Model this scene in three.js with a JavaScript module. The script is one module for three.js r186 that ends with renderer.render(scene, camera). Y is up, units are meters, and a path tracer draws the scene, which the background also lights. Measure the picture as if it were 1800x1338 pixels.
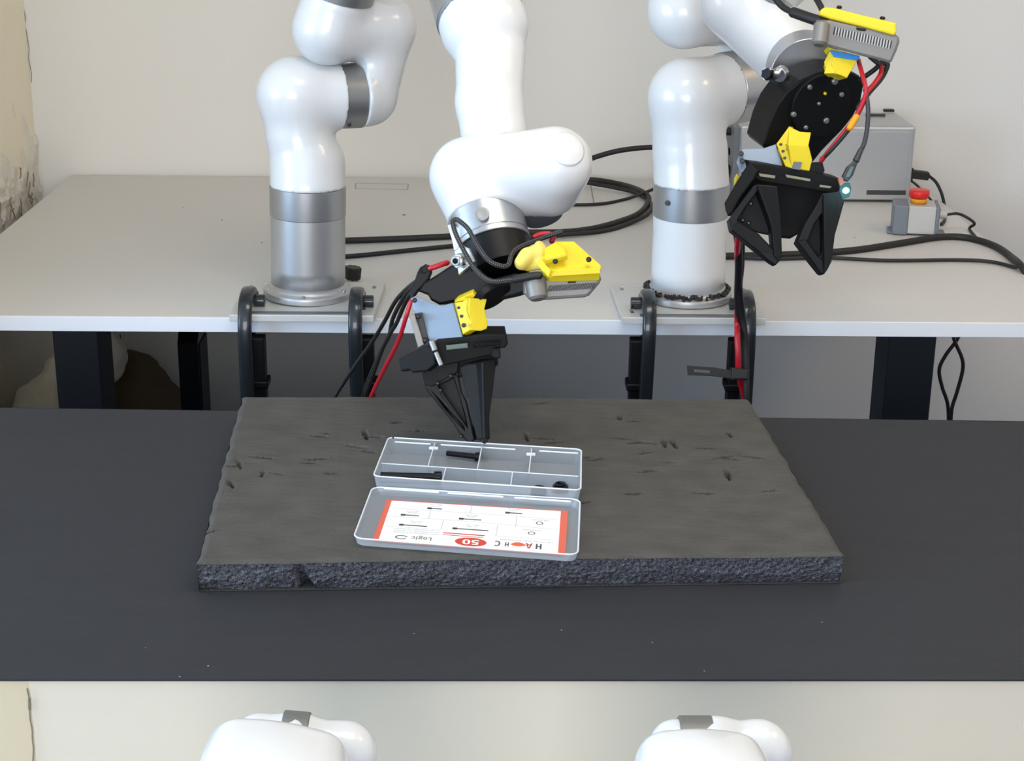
import * as THREE from 'three';
import { RoundedBoxGeometry } from 'three/addons/geometries/RoundedBoxGeometry.js';
import { mergeGeometries } from 'three/addons/utils/BufferGeometryUtils.js';
import { ImprovedNoise } from 'three/addons/math/ImprovedNoise.js';
import { RectAreaLightUniformsLib } from 'three/addons/lights/RectAreaLightUniformsLib.js';

// ---------------------------------------------------------------- camera, light, exposure
const W = 1800, HT = 1338, F = 2850, CX = 900, CY = 669;
const scene = new THREE.Scene();
const camera = new THREE.PerspectiveCamera(2 * Math.atan(HT / 2 / F) * 180 / Math.PI, W / HT, 0.05, 50);
camera.position.set(0, 1.52, 0);
const deg = Math.PI / 180;
camera.quaternion.copy(new THREE.Quaternion().setFromAxisAngle(new THREE.Vector3(0, 1, 0), -0.72 * deg))
  .multiply(new THREE.Quaternion().setFromAxisAngle(new THREE.Vector3(1, 0, 0), -18.9 * deg))
  .multiply(new THREE.Quaternion().setFromAxisAngle(new THREE.Vector3(0, 0, 1), 0.6 * deg));
camera.updateMatrixWorld(true);
scene.add(camera);
const renderer = new THREE.WebGLRenderer({ antialias: true });
renderer.toneMapping = THREE.LinearToneMapping;
renderer.toneMappingExposure = 1.05;
renderer.shadowMap.enabled = true;
RectAreaLightUniformsLib.init();
scene.background = new THREE.Color(0.02, 0.022, 0.025);
const LIGHTS = {
  left: { color: new THREE.Color(0.54, 0.75, 1.0), power: 8.4 },        // daylight through the window on the far left wall
  window: { color: new THREE.Color(0.96, 0.96, 1.0), power: 6 },       // window behind the camera
  ceiling: { color: new THREE.Color(1.0, 0.92, 0.80), power: 7 },
  warm: { color: new THREE.Color(1.0, 0.73, 0.45), power: 10 },
};

// ---------------------------------------------------------------- helpers
const CR = new THREE.Vector3(), CU = new THREE.Vector3(), CB = new THREE.Vector3();
camera.matrixWorld.extractBasis(CR, CU, CB);                       // camera right, up, back
const V = (x, y, z) => new THREE.Vector3(x, y, z);
const ray = (u, v) => CR.clone().multiplyScalar((u - CX) / F).addScaledVector(CU, -(v - CY) / F).sub(CB);
const at = (u, v, d) => camera.position.clone().addScaledVector(ray(u, v), d);
const onY = (u, v, y) => { const r = ray(u, v); return camera.position.clone().addScaledVector(r, (y - camera.position.y) / r.y); };
const onZ = (u, v, z) => { const r = ray(u, v); return camera.position.clone().addScaledVector(r, z / r.z); };
const cs = (x, y, z) => CR.clone().multiplyScalar(x).addScaledVector(CU, y).addScaledVector(CB, z).normalize();
const m = (px, d) => px * d / F;                                     // pixels to metres at a distance
let seed = 7;
const rnd = () => { seed = (seed * 1664525 + 1013904223) >>> 0; return seed / 4294967296; };
const noise = new ImprovedNoise();
const nz = (x, y, z) => noise.noise(x, y, z);

const taken = {};
function numbered(n) { const k = taken[n] = (taken[n] ?? -1) + 1; return k ? `${n}_${String(k).padStart(3, '0')}` : n; }
function clean(g) {
  g = g.index ? g.toNonIndexed() : g.clone();
  for (const k of Object.keys(g.attributes)) if (!['position', 'normal', 'uv'].includes(k)) g.deleteAttribute(k);
  if (!g.attributes.normal) g.computeVertexNormals();
  if (!g.attributes.uv) g.setAttribute('uv', new THREE.BufferAttribute(new Float32Array(g.attributes.position.count * 2), 2));
  g.morphAttributes = {}; g.clearGroups?.();
  return g;
}
function thing(name, label, category, pos = V(0, 0, 0), group) {
  const o = new THREE.Group(); o.name = numbered(name); o.position.copy(pos); scene.add(o);
  o.userData = { label, category }; if (group) o.userData.group = group;
  return o;
}
const rootOf = (o) => { while (o.parent && o.parent !== scene) o = o.parent; return o; };
// world-space geometries -> one named mesh under a thing (or under a part of it)
function part(name, geos, mat, parent, label) {
  geos = Array.isArray(geos) ? geos : [geos];
  const g = mergeGeometries(geos.map(clean));
  const p = rootOf(parent).position;
  g.translate(-p.x, -p.y, -p.z);
  const me = new THREE.Mesh(g, mat); me.name = name; me.castShadow = me.receiveShadow = true;
  if (label) me.userData.label = label;
  parent.add(me); return me;
}
const parts = (name, geos, mat, parent) => geos.map(g => part(name, g, mat, parent));
function struct(name, geos, mat) {
  geos = Array.isArray(geos) ? geos : [geos];
  const me = new THREE.Mesh(mergeGeometries(geos.map(clean)), mat); me.name = name; me.castShadow = me.receiveShadow = true;
  me.userData.kind = 'structure'; scene.add(me); return me;
}
const frameM = (o, x, y, z) => new THREE.Matrix4().makeBasis(x, y, z).setPosition(o);
function box(x0, x1, y0, y1, z0, z1, r = 0.002) {
  const g = r ? new RoundedBoxGeometry(x1 - x0, y1 - y0, z1 - z0, 2, r) : new THREE.BoxGeometry(x1 - x0, y1 - y0, z1 - z0);
  g.translate((x0 + x1) / 2, (y0 + y1) / 2, (z0 + z1) / 2); return g;
}
function boxAt(c, sx, sy, sz, X, Y, r = 0.001) {                      // oriented box: X and Y are its axes
  const x = X.clone().normalize(), z = x.clone().cross(Y).normalize(), y = z.clone().cross(x);
  const g = new RoundedBoxGeometry(sx, sy, sz, 2, Math.min(r, sx / 2.1, sy / 2.1, sz / 2.1));
  g.applyMatrix4(frameM(c, x, y, z)); return g;
}
function basisFor(dir) {
  const y = dir.clone().normalize(), t = Math.abs(y.y) < 0.9 ? V(0, 1, 0) : V(1, 0, 0);
  const x = t.clone().cross(y).normalize(), z = x.clone().cross(y); return [x, y, z];
}
function cyl(a, b, r1, r2 = r1, seg = 48, bev = 0.0008) {              // turned bar with softened rims
  const L = a.distanceTo(b), e = Math.min(bev, L / 3, r1 / 3);
  const pts = [[0, 0], [r1 - e, 0], [r1, e], [r2, L - e], [r2 - e, L], [0, L]].map(p => new THREE.Vector2(p[0], p[1]));
  const g = latheHard(pts, seg);
  const [x, y, z] = basisFor(b.clone().sub(a));
  g.applyMatrix4(frameM(a, x, y, z)); return g;
}
function latheHard(pts, seg) {                                        // lathe with crisp edges between profile segments
  const gs = [];
  for (let i = 0; i + 1 < pts.length; i++) { const g = new THREE.LatheGeometry([pts[i], pts[i + 1]], seg); gs.push(clean(g)); }
  return mergeGeometries(gs);
}
function latheAt(pts, a, dir, seg = 64) {
  const g = new THREE.LatheGeometry(pts.map(p => new THREE.Vector2(p[0], p[1])), seg);
  const [x, y, z] = basisFor(dir); g.applyMatrix4(frameM(a, x, y, z)); return g;
}
function tube(pts, r, seg = 8, n = 0, tension = 0.5) {
  const c = new THREE.CatmullRomCurve3(pts, false, 'catmullrom', tension);
  const g = new THREE.TubeGeometry(c, n || pts.length * 10, r, seg, false);
  const caps = [new THREE.SphereGeometry(r, 8, 6).translate(...pts[0].toArray()), new THREE.SphereGeometry(r, 8, 6).translate(...pts[pts.length - 1].toArray())];
  return mergeGeometries([g, ...caps].map(clean));
}
// outline seen from the camera, cut as a plate of real thickness standing at its own distance on its own plane
function plate(px, p, thick, { n = [0, 0, 1], bevel = 0.0012, holes = [], from = 0 } = {}) {
  const N = cs(...n);
  const P = Array.isArray(p) ? at(...p) : at(px.reduce((s, q) => s + q[0], 0) / px.length, px.reduce((s, q) => s + q[1], 0) / px.length, p);
  const X = CR.clone().addScaledVector(N, -CR.dot(N)).normalize(), Y = N.clone().cross(X);
  const to2 = ([u, v]) => {
    const r = ray(u, v), t = P.clone().sub(camera.position).dot(N) / r.dot(N);
    const q = camera.position.clone().addScaledVector(r, t).sub(P); return new THREE.Vector2(q.dot(X), q.dot(Y));
  };
  let o = px.map(to2); if (THREE.ShapeUtils.isClockWise(o)) o.reverse();
  const b = Math.min(bevel, thick / 3), sh = new THREE.Shape(o);
  for (const h of holes) sh.holes.push(new THREE.Path(h.map(to2)));
  const g = new THREE.ExtrudeGeometry(sh, { depth: thick - 2 * b, bevelEnabled: b > 0, bevelSize: b, bevelOffset: -b, bevelThickness: b, bevelSegments: 2, steps: 1, curveSegments: 6 });
  g.translate(0, 0, -thick + b - from); g.applyMatrix4(frameM(P, X, Y, N)); return g;
}
// smooth-joined tapered capsules -> surface nets
function smin(a, b, k) { if (k <= 0) return Math.min(a, b); const h = Math.max(k - Math.abs(a - b), 0) / k; return Math.min(a, b) - h * h * k / 4; }
function capsuleD(p, a, b, ra, rb) {
  const bx = b.x - a.x, by = b.y - a.y, bz = b.z - a.z, px = p[0] - a.x, py = p[1] - a.y, pz = p[2] - a.z;
  const l = bx * bx + by * by + bz * bz, t = l ? Math.min(1, Math.max(0, (px * bx + py * by + pz * bz) / l)) : 0;
  return Math.hypot(px - bx * t, py - by * t, pz - bz * t) - (ra + (rb - ra) * t);
}
function blob(caps, k, h = 0.005) {                                   // caps: [[pointA, rA, pointB, rB, k?], ...]
  const lo = [1e9, 1e9, 1e9], hi = [-1e9, -1e9, -1e9];
  for (const [a, ra, b, rb] of caps) for (const [p, r] of [[a, ra], [b, rb]]) p.toArray().forEach((c, i) => { lo[i] = Math.min(lo[i], c - r - 3 * h); hi[i] = Math.max(hi[i], c + r + 3 * h); });
  return net(p => { let d = 1e3; for (const [a, ra, b, rb, kk, cuts] of caps) { let e = capsuleD(p, a, b, ra, rb); if (cuts) for (const [c, n] of cuts) e = Math.max(e, (p[0] - c.x) * n.x + (p[1] - c.y) * n.y + (p[2] - c.z) * n.z); d = smin(d, e, kk ?? k); } return d; }, lo, hi, h);
}
function net(f, lo, hi, h) {
  const n = lo.map((l, i) => Math.ceil((hi[i] - l) / h) + 1), [nx, ny, nzz] = n;
  const val = new Float32Array(nx * ny * nzz), id = (i, j, k) => i + nx * (j + ny * k);
  for (let k = 0; k < nzz; k++) for (let j = 0; j < ny; j++) for (let i = 0; i < nx; i++) val[id(i, j, k)] = f([lo[0] + i * h, lo[1] + j * h, lo[2] + k * h]);
  const vid = new Int32Array(nx * ny * nzz).fill(-1), pos = [], idx = [];
  const E = [[0, 1], [2, 3], [4, 5], [6, 7], [0, 2], [1, 3], [4, 6], [5, 7], [0, 4], [1, 5], [2, 6], [3, 7]];
  for (let k = 0; k < nzz - 1; k++) for (let j = 0; j < ny - 1; j++) for (let i = 0; i < nx - 1; i++) {
    const c = []; for (let q = 0; q < 8; q++) c.push(val[id(i + (q & 1), j + (q >> 1 & 1), k + (q >> 2))]);
    let x = 0, y = 0, z = 0, s = 0;
    for (const [a, b] of E) if ((c[a] < 0) !== (c[b] < 0)) {
      const t = c[a] / (c[a] - c[b]); x += (a & 1) + t * ((b & 1) - (a & 1)); y += (a >> 1 & 1) + t * ((b >> 1 & 1) - (a >> 1 & 1)); z += (a >> 2) + t * ((b >> 2) - (a >> 2)); s++;
    }
    if (s) { vid[id(i, j, k)] = pos.length / 3; pos.push(lo[0] + (i + x / s) * h, lo[1] + (j + y / s) * h, lo[2] + (k + z / s) * h); }
  }
  const quad = (a, b, c, d, flip) => flip ? idx.push(a, c, b, a, d, c) : idx.push(a, b, c, a, c, d);
  for (let k = 1; k < nzz - 1; k++) for (let j = 1; j < ny - 1; j++) for (let i = 1; i < nx - 1; i++) {
    const a = val[id(i, j, k)] < 0;
    if (a !== val[id(i + 1, j, k)] < 0) quad(vid[id(i, j - 1, k - 1)], vid[id(i, j, k - 1)], vid[id(i, j, k)], vid[id(i, j - 1, k)], !a);
    if (a !== val[id(i, j + 1, k)] < 0) quad(vid[id(i - 1, j, k - 1)], vid[id(i - 1, j, k)], vid[id(i, j, k)], vid[id(i, j, k - 1)], !a);
    if (a !== val[id(i, j, k + 1)] < 0) quad(vid[id(i - 1, j - 1, k)], vid[id(i, j - 1, k)], vid[id(i, j, k)], vid[id(i - 1, j, k)], !a);
  }
  const e = h * 0.5, nor = [];
  for (let q = 0; q < pos.length; q += 3) {
    const p = [pos[q], pos[q + 1], pos[q + 2]], g = [0, 1, 2].map(i => { const a = [...p], b = [...p]; a[i] += e; b[i] -= e; return f(a) - f(b); });
    const l = Math.hypot(...g) || 1, d = f(p); for (let i = 0; i < 3; i++) { pos[q + i] -= g[i] / l * d; nor.push(g[i] / l); }
  }
  const g = new THREE.BufferGeometry();
  g.setAttribute('position', new THREE.Float32BufferAttribute(pos, 3)); g.setAttribute('normal', new THREE.Float32BufferAttribute(nor, 3)); g.setIndex(idx);
  return g;
}
const ball = (u, v, d, rpx) => [at(u, v, d), m(rpx, d)];
const seg = (A, B, k, cuts) => [...ball(...A), ...ball(...B), k, cuts];           // capsule between two balls
function quadGrid(nu, nv, fn) {                                       // a grid surface from a function of (s, t)
  const g = new THREE.PlaneGeometry(1, 1, nu, nv), P = g.attributes.position;
  for (let i = 0; i < P.count; i++) { const q = fn(P.getX(i) + 0.5, P.getY(i) + 0.5); P.setXYZ(i, q.x, q.y, q.z); }
  g.computeVertexNormals(); return g;
}

// ---------------------------------------------------------------- materials
function dataTex(n, fn, srgb = false, rx = 1, ry = rx) {
  const d = new Uint8Array(n * n * 4);
  for (let j = 0; j < n; j++) for (let i = 0; i < n; i++) { const c = fn(i, j), o = 4 * (j * n + i); for (let q = 0; q < 3; q++) d[o + q] = Math.max(0, Math.min(255, Array.isArray(c) ? c[q] : c)); d[o + 3] = 255; }
  const t = new THREE.DataTexture(d, n, n); t.magFilter = THREE.LinearFilter; t.minFilter = THREE.LinearFilter; t.wrapS = t.wrapT = THREE.RepeatWrapping; t.repeat.set(rx, ry);
  if (srgb) t.colorSpace = THREE.SRGBColorSpace; t.needsUpdate = true; return t;
}
const std = (color, roughness, metalness = 0, extra = {}) => new THREE.MeshStandardMaterial({ color, roughness, metalness, ...extra });
const phy = (color, roughness, extra = {}) => new THREE.MeshPhysicalMaterial({ color, roughness, ...extra });
const fine = dataTex(256, () => 110 + rnd() * 60);
const wallBump = dataTex(256, (i, j) => 128 + 40 * nz(i / 16, j / 16, 0.3) + 20 * nz(i / 5, j / 5, 2.1) + rnd() * 14);
const M = {
  wall: std(0xe2e0da, 0.92, 0, { bumpMap: wallBump, bumpScale: 0.0012 }),
  sideWall: std(0xf0e7d0, 0.95, 0, { bumpMap: wallBump, bumpScale: 0.002 }),
  ceiling: std(0xe6e4de, 0.95),
  floor: std(0x274276, 0.85),
  crack: std(0x85765e, 1),
  white: phy(0xdcdddd, 0.36, { clearcoat: 0.6, clearcoatRoughness: 0.12 }),
  whiteMatte: phy(0xe4e3df, 0.4),
  silver: std(0xb4b5b6, 0.36, 0.85),
  silverDark: std(0x9b9b99, 0.4, 0.8),
  steel: std(0xc6c6c4, 0.25, 0.95),
  alu: std(0xbfc0c0, 0.4, 0.8),
  plateMetal: std(0xcbcbc7, 0.45, 0.35),
  blueMetal: std(0x8492a2, 0.42, 0.55),
  black: phy(0x0d0e0f, 0.45, { specularIntensity: 0.45 }),
  camGrey: std(0x85827d, 0.48, 0.4),
  blackMatte: phy(0x0f0f0f, 0.6, { specularIntensity: 0.45 }),
  blackGloss: phy(0x070708, 0.22, { specularIntensity: 0.4 }),
  fingerBlack: phy(0x101213, 0.5, { specularIntensity: 0.5 }),
  screw: std(0x1e1e20, 0.3, 0.7),
  rubber: phy(0x1a1816, 0.55),
  red: phy(0xb01425, 0.4),
  redBright: phy(0xd3201f, 0.35),
  orange: phy(0xe79a1c, 0.45),
  yellow: phy(0xe6cb1f, 0.5),
  yellowPale: phy(0xf0d764, 0.5, { transmission: 0.15, thickness: 0 }),
  blueTape: phy(0x2b86cf, 0.5),
  tableWhite: std(0xcbc9c5, 0.42, 0, { bumpMap: fine, bumpScale: 0.00006 }),
  tableEdge: std(0xdfe2e6, 0.4),
  legPaint: std(0x20262c, 0.5, 0.2),
  clamp: phy(0x23282c, 0.3, { metalness: 0.4, clearcoat: 0.4 }),
  greyPlastic: std(0x6f767c, 0.5),
  slot: std(0x3a3a38, 0.7),
  lightGrey: std(0xb9b8b3, 0.5),
  bag: phy(0xded6bd, 0.4, { transmission: 0.12, thickness: 0, side: THREE.DoubleSide }),
  sack: std(0x5b4d37, 0.9),
};

// ---------------------------------------------------------------- room
const RX0 = -1.05, RX1 = 3.2, RZ0 = -3.7, RZ1 = 2.2, RH = 2.75, T = 0.12, RXL = -3.6, RZP = -2.3;
function planeUV(g, s) { const P = g.attributes.position, N = g.attributes.normal, U = g.attributes.uv; for (let i = 0; i < P.count; i++) { const ax = Math.abs(N.getX(i)), ay = Math.abs(N.getY(i)); U.setXY(i, (ax > 0.6 ? P.getZ(i) : P.getX(i)) / s, (ay > 0.6 ? P.getZ(i) : P.getY(i)) / s); } return g; }
struct('floor', planeUV(box(RXL - T, RX1 + T, -T, 0, RZ0 - T, RZ1 + T, 0), 1), M.floor);
struct('ceiling', planeUV(box(RXL - T, RX1 + T, RH, RH + T, RZ0 - T, RZ1 + T, 0), 1), M.ceiling);
struct('wall_back', planeUV(box(RX0 - T, RX1 + T, 0, RH, RZ0 - T, RZ0, 0), 0.6), M.wall);
const wallLeft = struct('wall_left', planeUV(box(RX0 - 0.2, RX0, 0, RH, RZ0, RZP, 0), 0.6), M.sideWall);
const LZ0 = -1.7, LZ1 = 1.3, LY0 = 0.8, LY1 = 2.4;
struct('wall_far_left', [box(RXL - T, RXL, 0, RH, RZP, LZ0, 0), box(RXL - T, RXL, 0, RH, LZ1, RZ1, 0), box(RXL - T, RXL, 0, LY0, LZ0, LZ1, 0), box(RXL - T, RXL, LY1, RH, LZ0, LZ1, 0), planeUV(box(RXL - T, RX0 - 0.2, 0, RH, RZP - T, RZP, 0), 0.6)], M.wall);
struct('wall_right', planeUV(box(RX1, RX1 + T, 0, RH, RZ0, RZ1, 0), 0.6), M.wall);
// wall behind the camera, with a window opening
const WX0 = -1.6, WX1 = 0.6, WY0 = 0.8, WY1 = 2.4;
struct('wall_front', [box(RXL, WX0, 0, RH, RZ1, RZ1 + T, 0), box(WX1, RX1, 0, RH, RZ1, RZ1 + T, 0), box(WX0, WX1, 0, WY0, RZ1, RZ1 + T, 0), box(WX0, WX1, WY1, RH, RZ1, RZ1 + T, 0)], M.wall);
{ // flaked plaster low on the left wall near the corner
  const g = quadGrid(150, 110, (s, t) => {
    const z = -3.695 + 0.95 * s, y = 0.50 + 0.45 * t;
    const patch = (0.90 - y) * 5 + 0.9 * nz(z * 7, y * 7, 1) + 0.5 * nz(z * 19, y * 19, 6) - 0.35 - Math.max(0, s - 0.8) * 6;
    const rough = Math.abs(nz(z * 26, y * 26, 4)) * 0.012 + Math.abs(nz(z * 70, y * 70, 8)) * 0.008 + nz(z * 130, y * 130, 3) * 0.004;
    return V(RX0 - 0.0015 + Math.min(1, Math.max(0, patch)) * (rough + 0.004) + (patch > 0 ? 0.001 : 0), y, z);
  });
  const e = part('flaked_plaster', g, std(0xe3decf, 0.97, 0, { bumpMap: wallBump, bumpScale: 0.004, side: THREE.DoubleSide }), wallLeft);
  const gs = [];
  for (let q = 0; q < 13; q++) { const z = -3.66 + rnd() * 0.45, y = 0.72 + rnd() * rnd() * 0.16; const pts = []; let zz = z, yy = y; for (let i = 0; i < 5; i++) { pts.push(V(RX0 + 0.012, yy, zz)); zz += (rnd() - 0.4) * 0.02; yy -= rnd() * 0.016; } gs.push(tube(pts, 0.0014, 5, 16)); }
  parts('plaster_crack', gs, M.crack, wallLeft);
  const c = []; for (let i = 0; i <= 26; i++) { const y = 0.96 + i * 0.018; c.push(V(RX0 + 0.0015 + (rnd() - 0.5) * 0.005, y, RZ0 + 0.002)); }
  parts('corner_crack', [tube(c.slice(0, 10), 0.0007, 5, 80), tube(c.slice(11, 17), 0.001, 5, 50), tube(c.slice(18, 23), 0.0013, 5, 50), tube(c.slice(23), 0.0007, 5, 50)], M.crack, wallLeft);
}
function glow(color, k) { return new THREE.MeshStandardMaterial({ color: 0x000000, emissive: color, emissiveIntensity: k }); }
function rect(L, w, h, pos, target) {
  const l = new THREE.RectAreaLight(L.color, L.power, w, h); l.position.copy(pos); l.lookAt(target); scene.add(l); return l;
}
{ // the window behind the camera
  const r = new THREE.Group(); r.name = 'window_1'; r.userData.kind = 'structure'; r.position.set((WX0 + WX1) / 2, WY0, RZ1); scene.add(r);
  const f = 0.05, zz = [RZ1 + 0.02, RZ1 + 0.08];
  part('window_frame', [box(WX0, WX0 + f, WY0, WY1, ...zz), box(WX1 - f, WX1, WY0, WY1, ...zz), box(WX0, WX1, WY0, WY0 + f, ...zz), box(WX0, WX1, WY1 - f, WY1, ...zz), box(-0.525, -0.475, WY0, WY1, ...zz)], M.whiteMatte, r);
  part('window_pane', box(WX0 + f, WX1 - f, WY0 + f, WY1 - f, RZ1 + 0.055, RZ1 + 0.065, 0), glow(LIGHTS.window.color, 3), r);
  rect(LIGHTS.window, WX1 - WX0 - 0.1, WY1 - WY0 - 0.1, V((WX0 + WX1) / 2, (WY0 + WY1) / 2, RZ1 + 0.01), V((WX0 + WX1) / 2 , (WY0 + WY1) / 2, -3));
}
{ // the window on the far left wall
  const r = new THREE.Group(); r.name = 'window_2'; r.userData.kind = 'structure'; r.position.set(RXL, LY0, (LZ0 + LZ1) / 2); scene.add(r);
  const f = 0.05, xx = [RXL - 0.08, RXL - 0.02];
  part('window_frame', [box(...xx, LY0, LY1, LZ0, LZ0 + f), box(...xx, LY0, LY1, LZ1 - f, LZ1), box(...xx, LY0, LY0 + f, LZ0, LZ1), box(...xx, LY1 - f, LY1, LZ0, LZ1), box(...xx, LY0, LY1, -0.225, -0.175)], M.whiteMatte, r);
  part('window_pane', box(RXL - 0.065, RXL - 0.055, LY0 + f, LY1 - f, LZ0 + f, LZ1 - f, 0), glow(LIGHTS.left.color, 3), r);
  const c = V(RXL - 0.01, (LY0 + LY1) / 2, (LZ0 + LZ1) / 2);
  rect(LIGHTS.left, LZ1 - LZ0 - 0.1, LY1 - LY0 - 0.1, c, V(3, c.y, c.z));
}
function ceilingLamp(x, z, sx, sz, L, label) {
  const r = thing('ceiling_lamp', label, 'lamp', V(x, RH, z));
  part('housing', box(x - sx / 2 - 0.03, x + sx / 2 + 0.03, RH - 0.05, RH, z - sz / 2 - 0.03, z + sz / 2 + 0.03, 0.006), M.whiteMatte, r);
  part('diffuser', box(x - sx / 2, x + sx / 2, RH - 0.056, RH - 0.048, z - sz / 2, z + sz / 2, 0.002), glow(L.color, 2.5), r);
  rect(L, sx, sz, V(x, RH - 0.062, z), V(x, 0, z + 1e-4));
}
ceilingLamp(0.35, -1.35, 1.2, 0.6, LIGHTS.ceiling, 'flat white ceiling lamp over the black table');
ceilingLamp(2.1, -1.9, 0.6, 0.6, LIGHTS.warm, 'square warm ceiling lamp near the wall beside the white table');

// ---------------------------------------------------------------- white table
const TY = 0.75;
{
  const r = thing('white_table', 'white table with a pale edge band on dark square legs', 'table', V(0, 0, -3.12));
  part('tabletop', box(-0.971, 0.981, TY - 0.026, TY, -3.685, -2.561, 0.002), M.tableWhite, r);
  part('edge_band', box(-0.971, 0.981, TY - 0.0255, TY - 0.0008, -2.562, -2.5595, 0.0008), M.tableEdge, r);
  for (const [x0, x1] of [[-0.781, -0.700], [0.706, 0.791]]) { part('leg', box(x0, x1, 0.03, TY - 0.027, -2.85, -2.75, 0.004), M.legPaint, r); part('foot', box(x0 - 0.01, x1 + 0.01, 0, 0.03, -3.4, -2.66, 0.008), M.legPaint, r); }
  part('crossbar', box(-0.70, 0.706, TY - 0.09, TY - 0.028, -3.2, -3.15, 0.003), M.legPaint, r);
  // printed outline on the top, and dirt specks
  const a = onY(625, 322, TY), b = onY(718, 324, TY), c = onY(625, 332, TY), d = onY(716, 333.5, TY), lines = [];
  const ln = (p, q, w) => { const mid = p.clone().add(q).multiplyScalar(0.5); mid.y = TY + 0.0003; lines.push(boxAt(mid, p.distanceTo(q), 0.0006, w, q.clone().sub(p).setY(0), V(0, 1, 0), 0.0001)); };
  ln(a, b, 0.0012); ln(c, d, 0.0012); ln(a, c, 0.0025); ln(b, d, 0.0025);
  parts('pencil_mark', lines, std(0x9b9a96, 0.8), r);
  const sp = [[710, 378, 3], [390, 387, 1.5], [322, 365, 1.2], [460, 427, 1.5], [1502, 418, 1.5]].map(([u, v, s]) => { const p = onY(u, v, TY); return new THREE.SphereGeometry(m(s, 3), 8, 6).scale(1.3, 0.3, 1).translate(p.x, TY + 0.0003, p.z); });
  parts('speck', sp, M.slot, r);
}

// ---------------------------------------------------------------- black covered table
const BY = 0.75;
const zBack = x => -2.104 + 0.0206 * x, zFront = x => -1.369 - 0.0082 * x;
{
  const r = thing('black_table', 'wide table covered with a plain black cloth', 'table', V(0, 0, -1.74));
  const clothTex = dataTex(512, (i, j) => { const b = 228 + 14 * nz(i / 40, j / 40, 1) + 10 * nz(i / 7, j / 7, 5) + (rnd() - 0.5) * 34; return [b, b, b]; }, true, 2, 2);
  const cloth = new THREE.MeshPhysicalMaterial({ color: 0x26282e, roughness: 0.72, map: clothTex, bumpMap: fine, bumpScale: 0.0002, sheen: 0.12, sheenRoughness: 0.5 });
  const g = quadGrid(160, 80, (s, t) => { const x = -1.6 + 3.2 * s, z0 = zFront(x), z1 = zBack(x), z = z0 + (z1 - z0) * t; return V(x, BY + 0.0005 * nz(x * 5, z * 5, 2), z); });
  const back = quadGrid(160, 6, (s, t) => { const x = 1.6 - 3.2 * s; return V(x, BY - 0.12 + 0.12 * t, zBack(x) - 0.001); });
  const front = quadGrid(160, 2, (s, t) => { const x = -1.6 + 3.2 * s; return V(x, BY - 0.002 + 0.002 * t, zFront(x)); });
  cloth.side = THREE.DoubleSide;
  part('cloth', [g, back, front], cloth, r);
  const sh = new THREE.Shape([[-1.6, zFront(-1.6) - 0.03], [1.6, zFront(1.6) - 0.03], [1.6, zBack(1.6) + 0.004], [-1.6, zBack(-1.6) + 0.004]].map(p => new THREE.Vector2(p[0], -p[1])));
  part('tabletop', new THREE.ExtrudeGeometry(sh, { depth: 0.03, bevelEnabled: false }).rotateX(-Math.PI / 2).translate(0, BY - 0.032, 0), M.blackMatte, r);
  for (const x of [-1.02, 1.5]) for (const z of [-1.95, -1.5]) part('leg', box(x - 0.02, x + 0.02, 0, BY - 0.033, z - 0.02, z + 0.02, 0.003), M.legPaint, r);
  const ls = [[1445, 1095, 1.1], [987, 1109, 1.2], [1147, 1131, 1], [366, 1172, 1.4], [728, 1115, 1], [256, 1140, 0.9], [1238, 1181, 1.1], [1340, 1013, 1], [316, 1191, 1.2]].map(([u, v, s]) => { const p = onY(u, v, BY); return new THREE.SphereGeometry(m(s, 1.6), 6, 5).scale(1.2, 0.4, 1).translate(p.x, BY + 0.0008, p.z); });
  parts('lint', ls, M.lightGrey, r);
}
// the pale wall panel under the black table's front edge
{
  const a = onZ(47, 1195, -1.366), x0 = a.x;
  const g = quadGrid(40, 20, (s, t) => { const x = x0 + (1.7 - x0) * s; return V(x, (BY - 0.004) * t, zFront(x) - 0.006); });
  const w = struct('wall_lower', [g, quadGrid(40, 4, (s, t) => { const x = x0 + (1.7 - x0) * s; return V(x, BY - 0.004, zFront(x) - 0.006 - 0.02 * t); }), box(x0, 1.7, 0, BY - 0.045, -1.47, -1.42, 0)], std(0xd2c8b2, 0.9, 0, { bumpMap: wallBump, bumpScale: 0.0008, side: THREE.DoubleSide }));
  const g2 = quadGrid(20, 20, (s, t) => V(x0 - 0.9 * (1 - s), (BY - 0.004) * t, zFront(x0) - 0.006 + 0.1 * (1 - s)));
  struct('wall_lower_left', [g2, quadGrid(20, 4, (s, t) => V(x0 - 0.9 * (1 - s), BY - 0.004, zFront(x0) - 0.006 + 0.1 * (1 - s) - 0.13 * t))], std(0xcdbf9f, 0.92, 0, { side: THREE.DoubleSide }));
  const c = []; for (let i = 0; i <= 12; i++) c.push(V(x0 - 0.001 + (rnd() - 0.5) * 0.0025 - i * 0.0001, BY - 0.012 - i * 0.011, zFront(x0) - 0.003));
  parts('crack', [tube(c, 0.0007, 5, 90), tube(c.slice(1, 3), 0.0013, 5)], M.crack, w);
}

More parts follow.
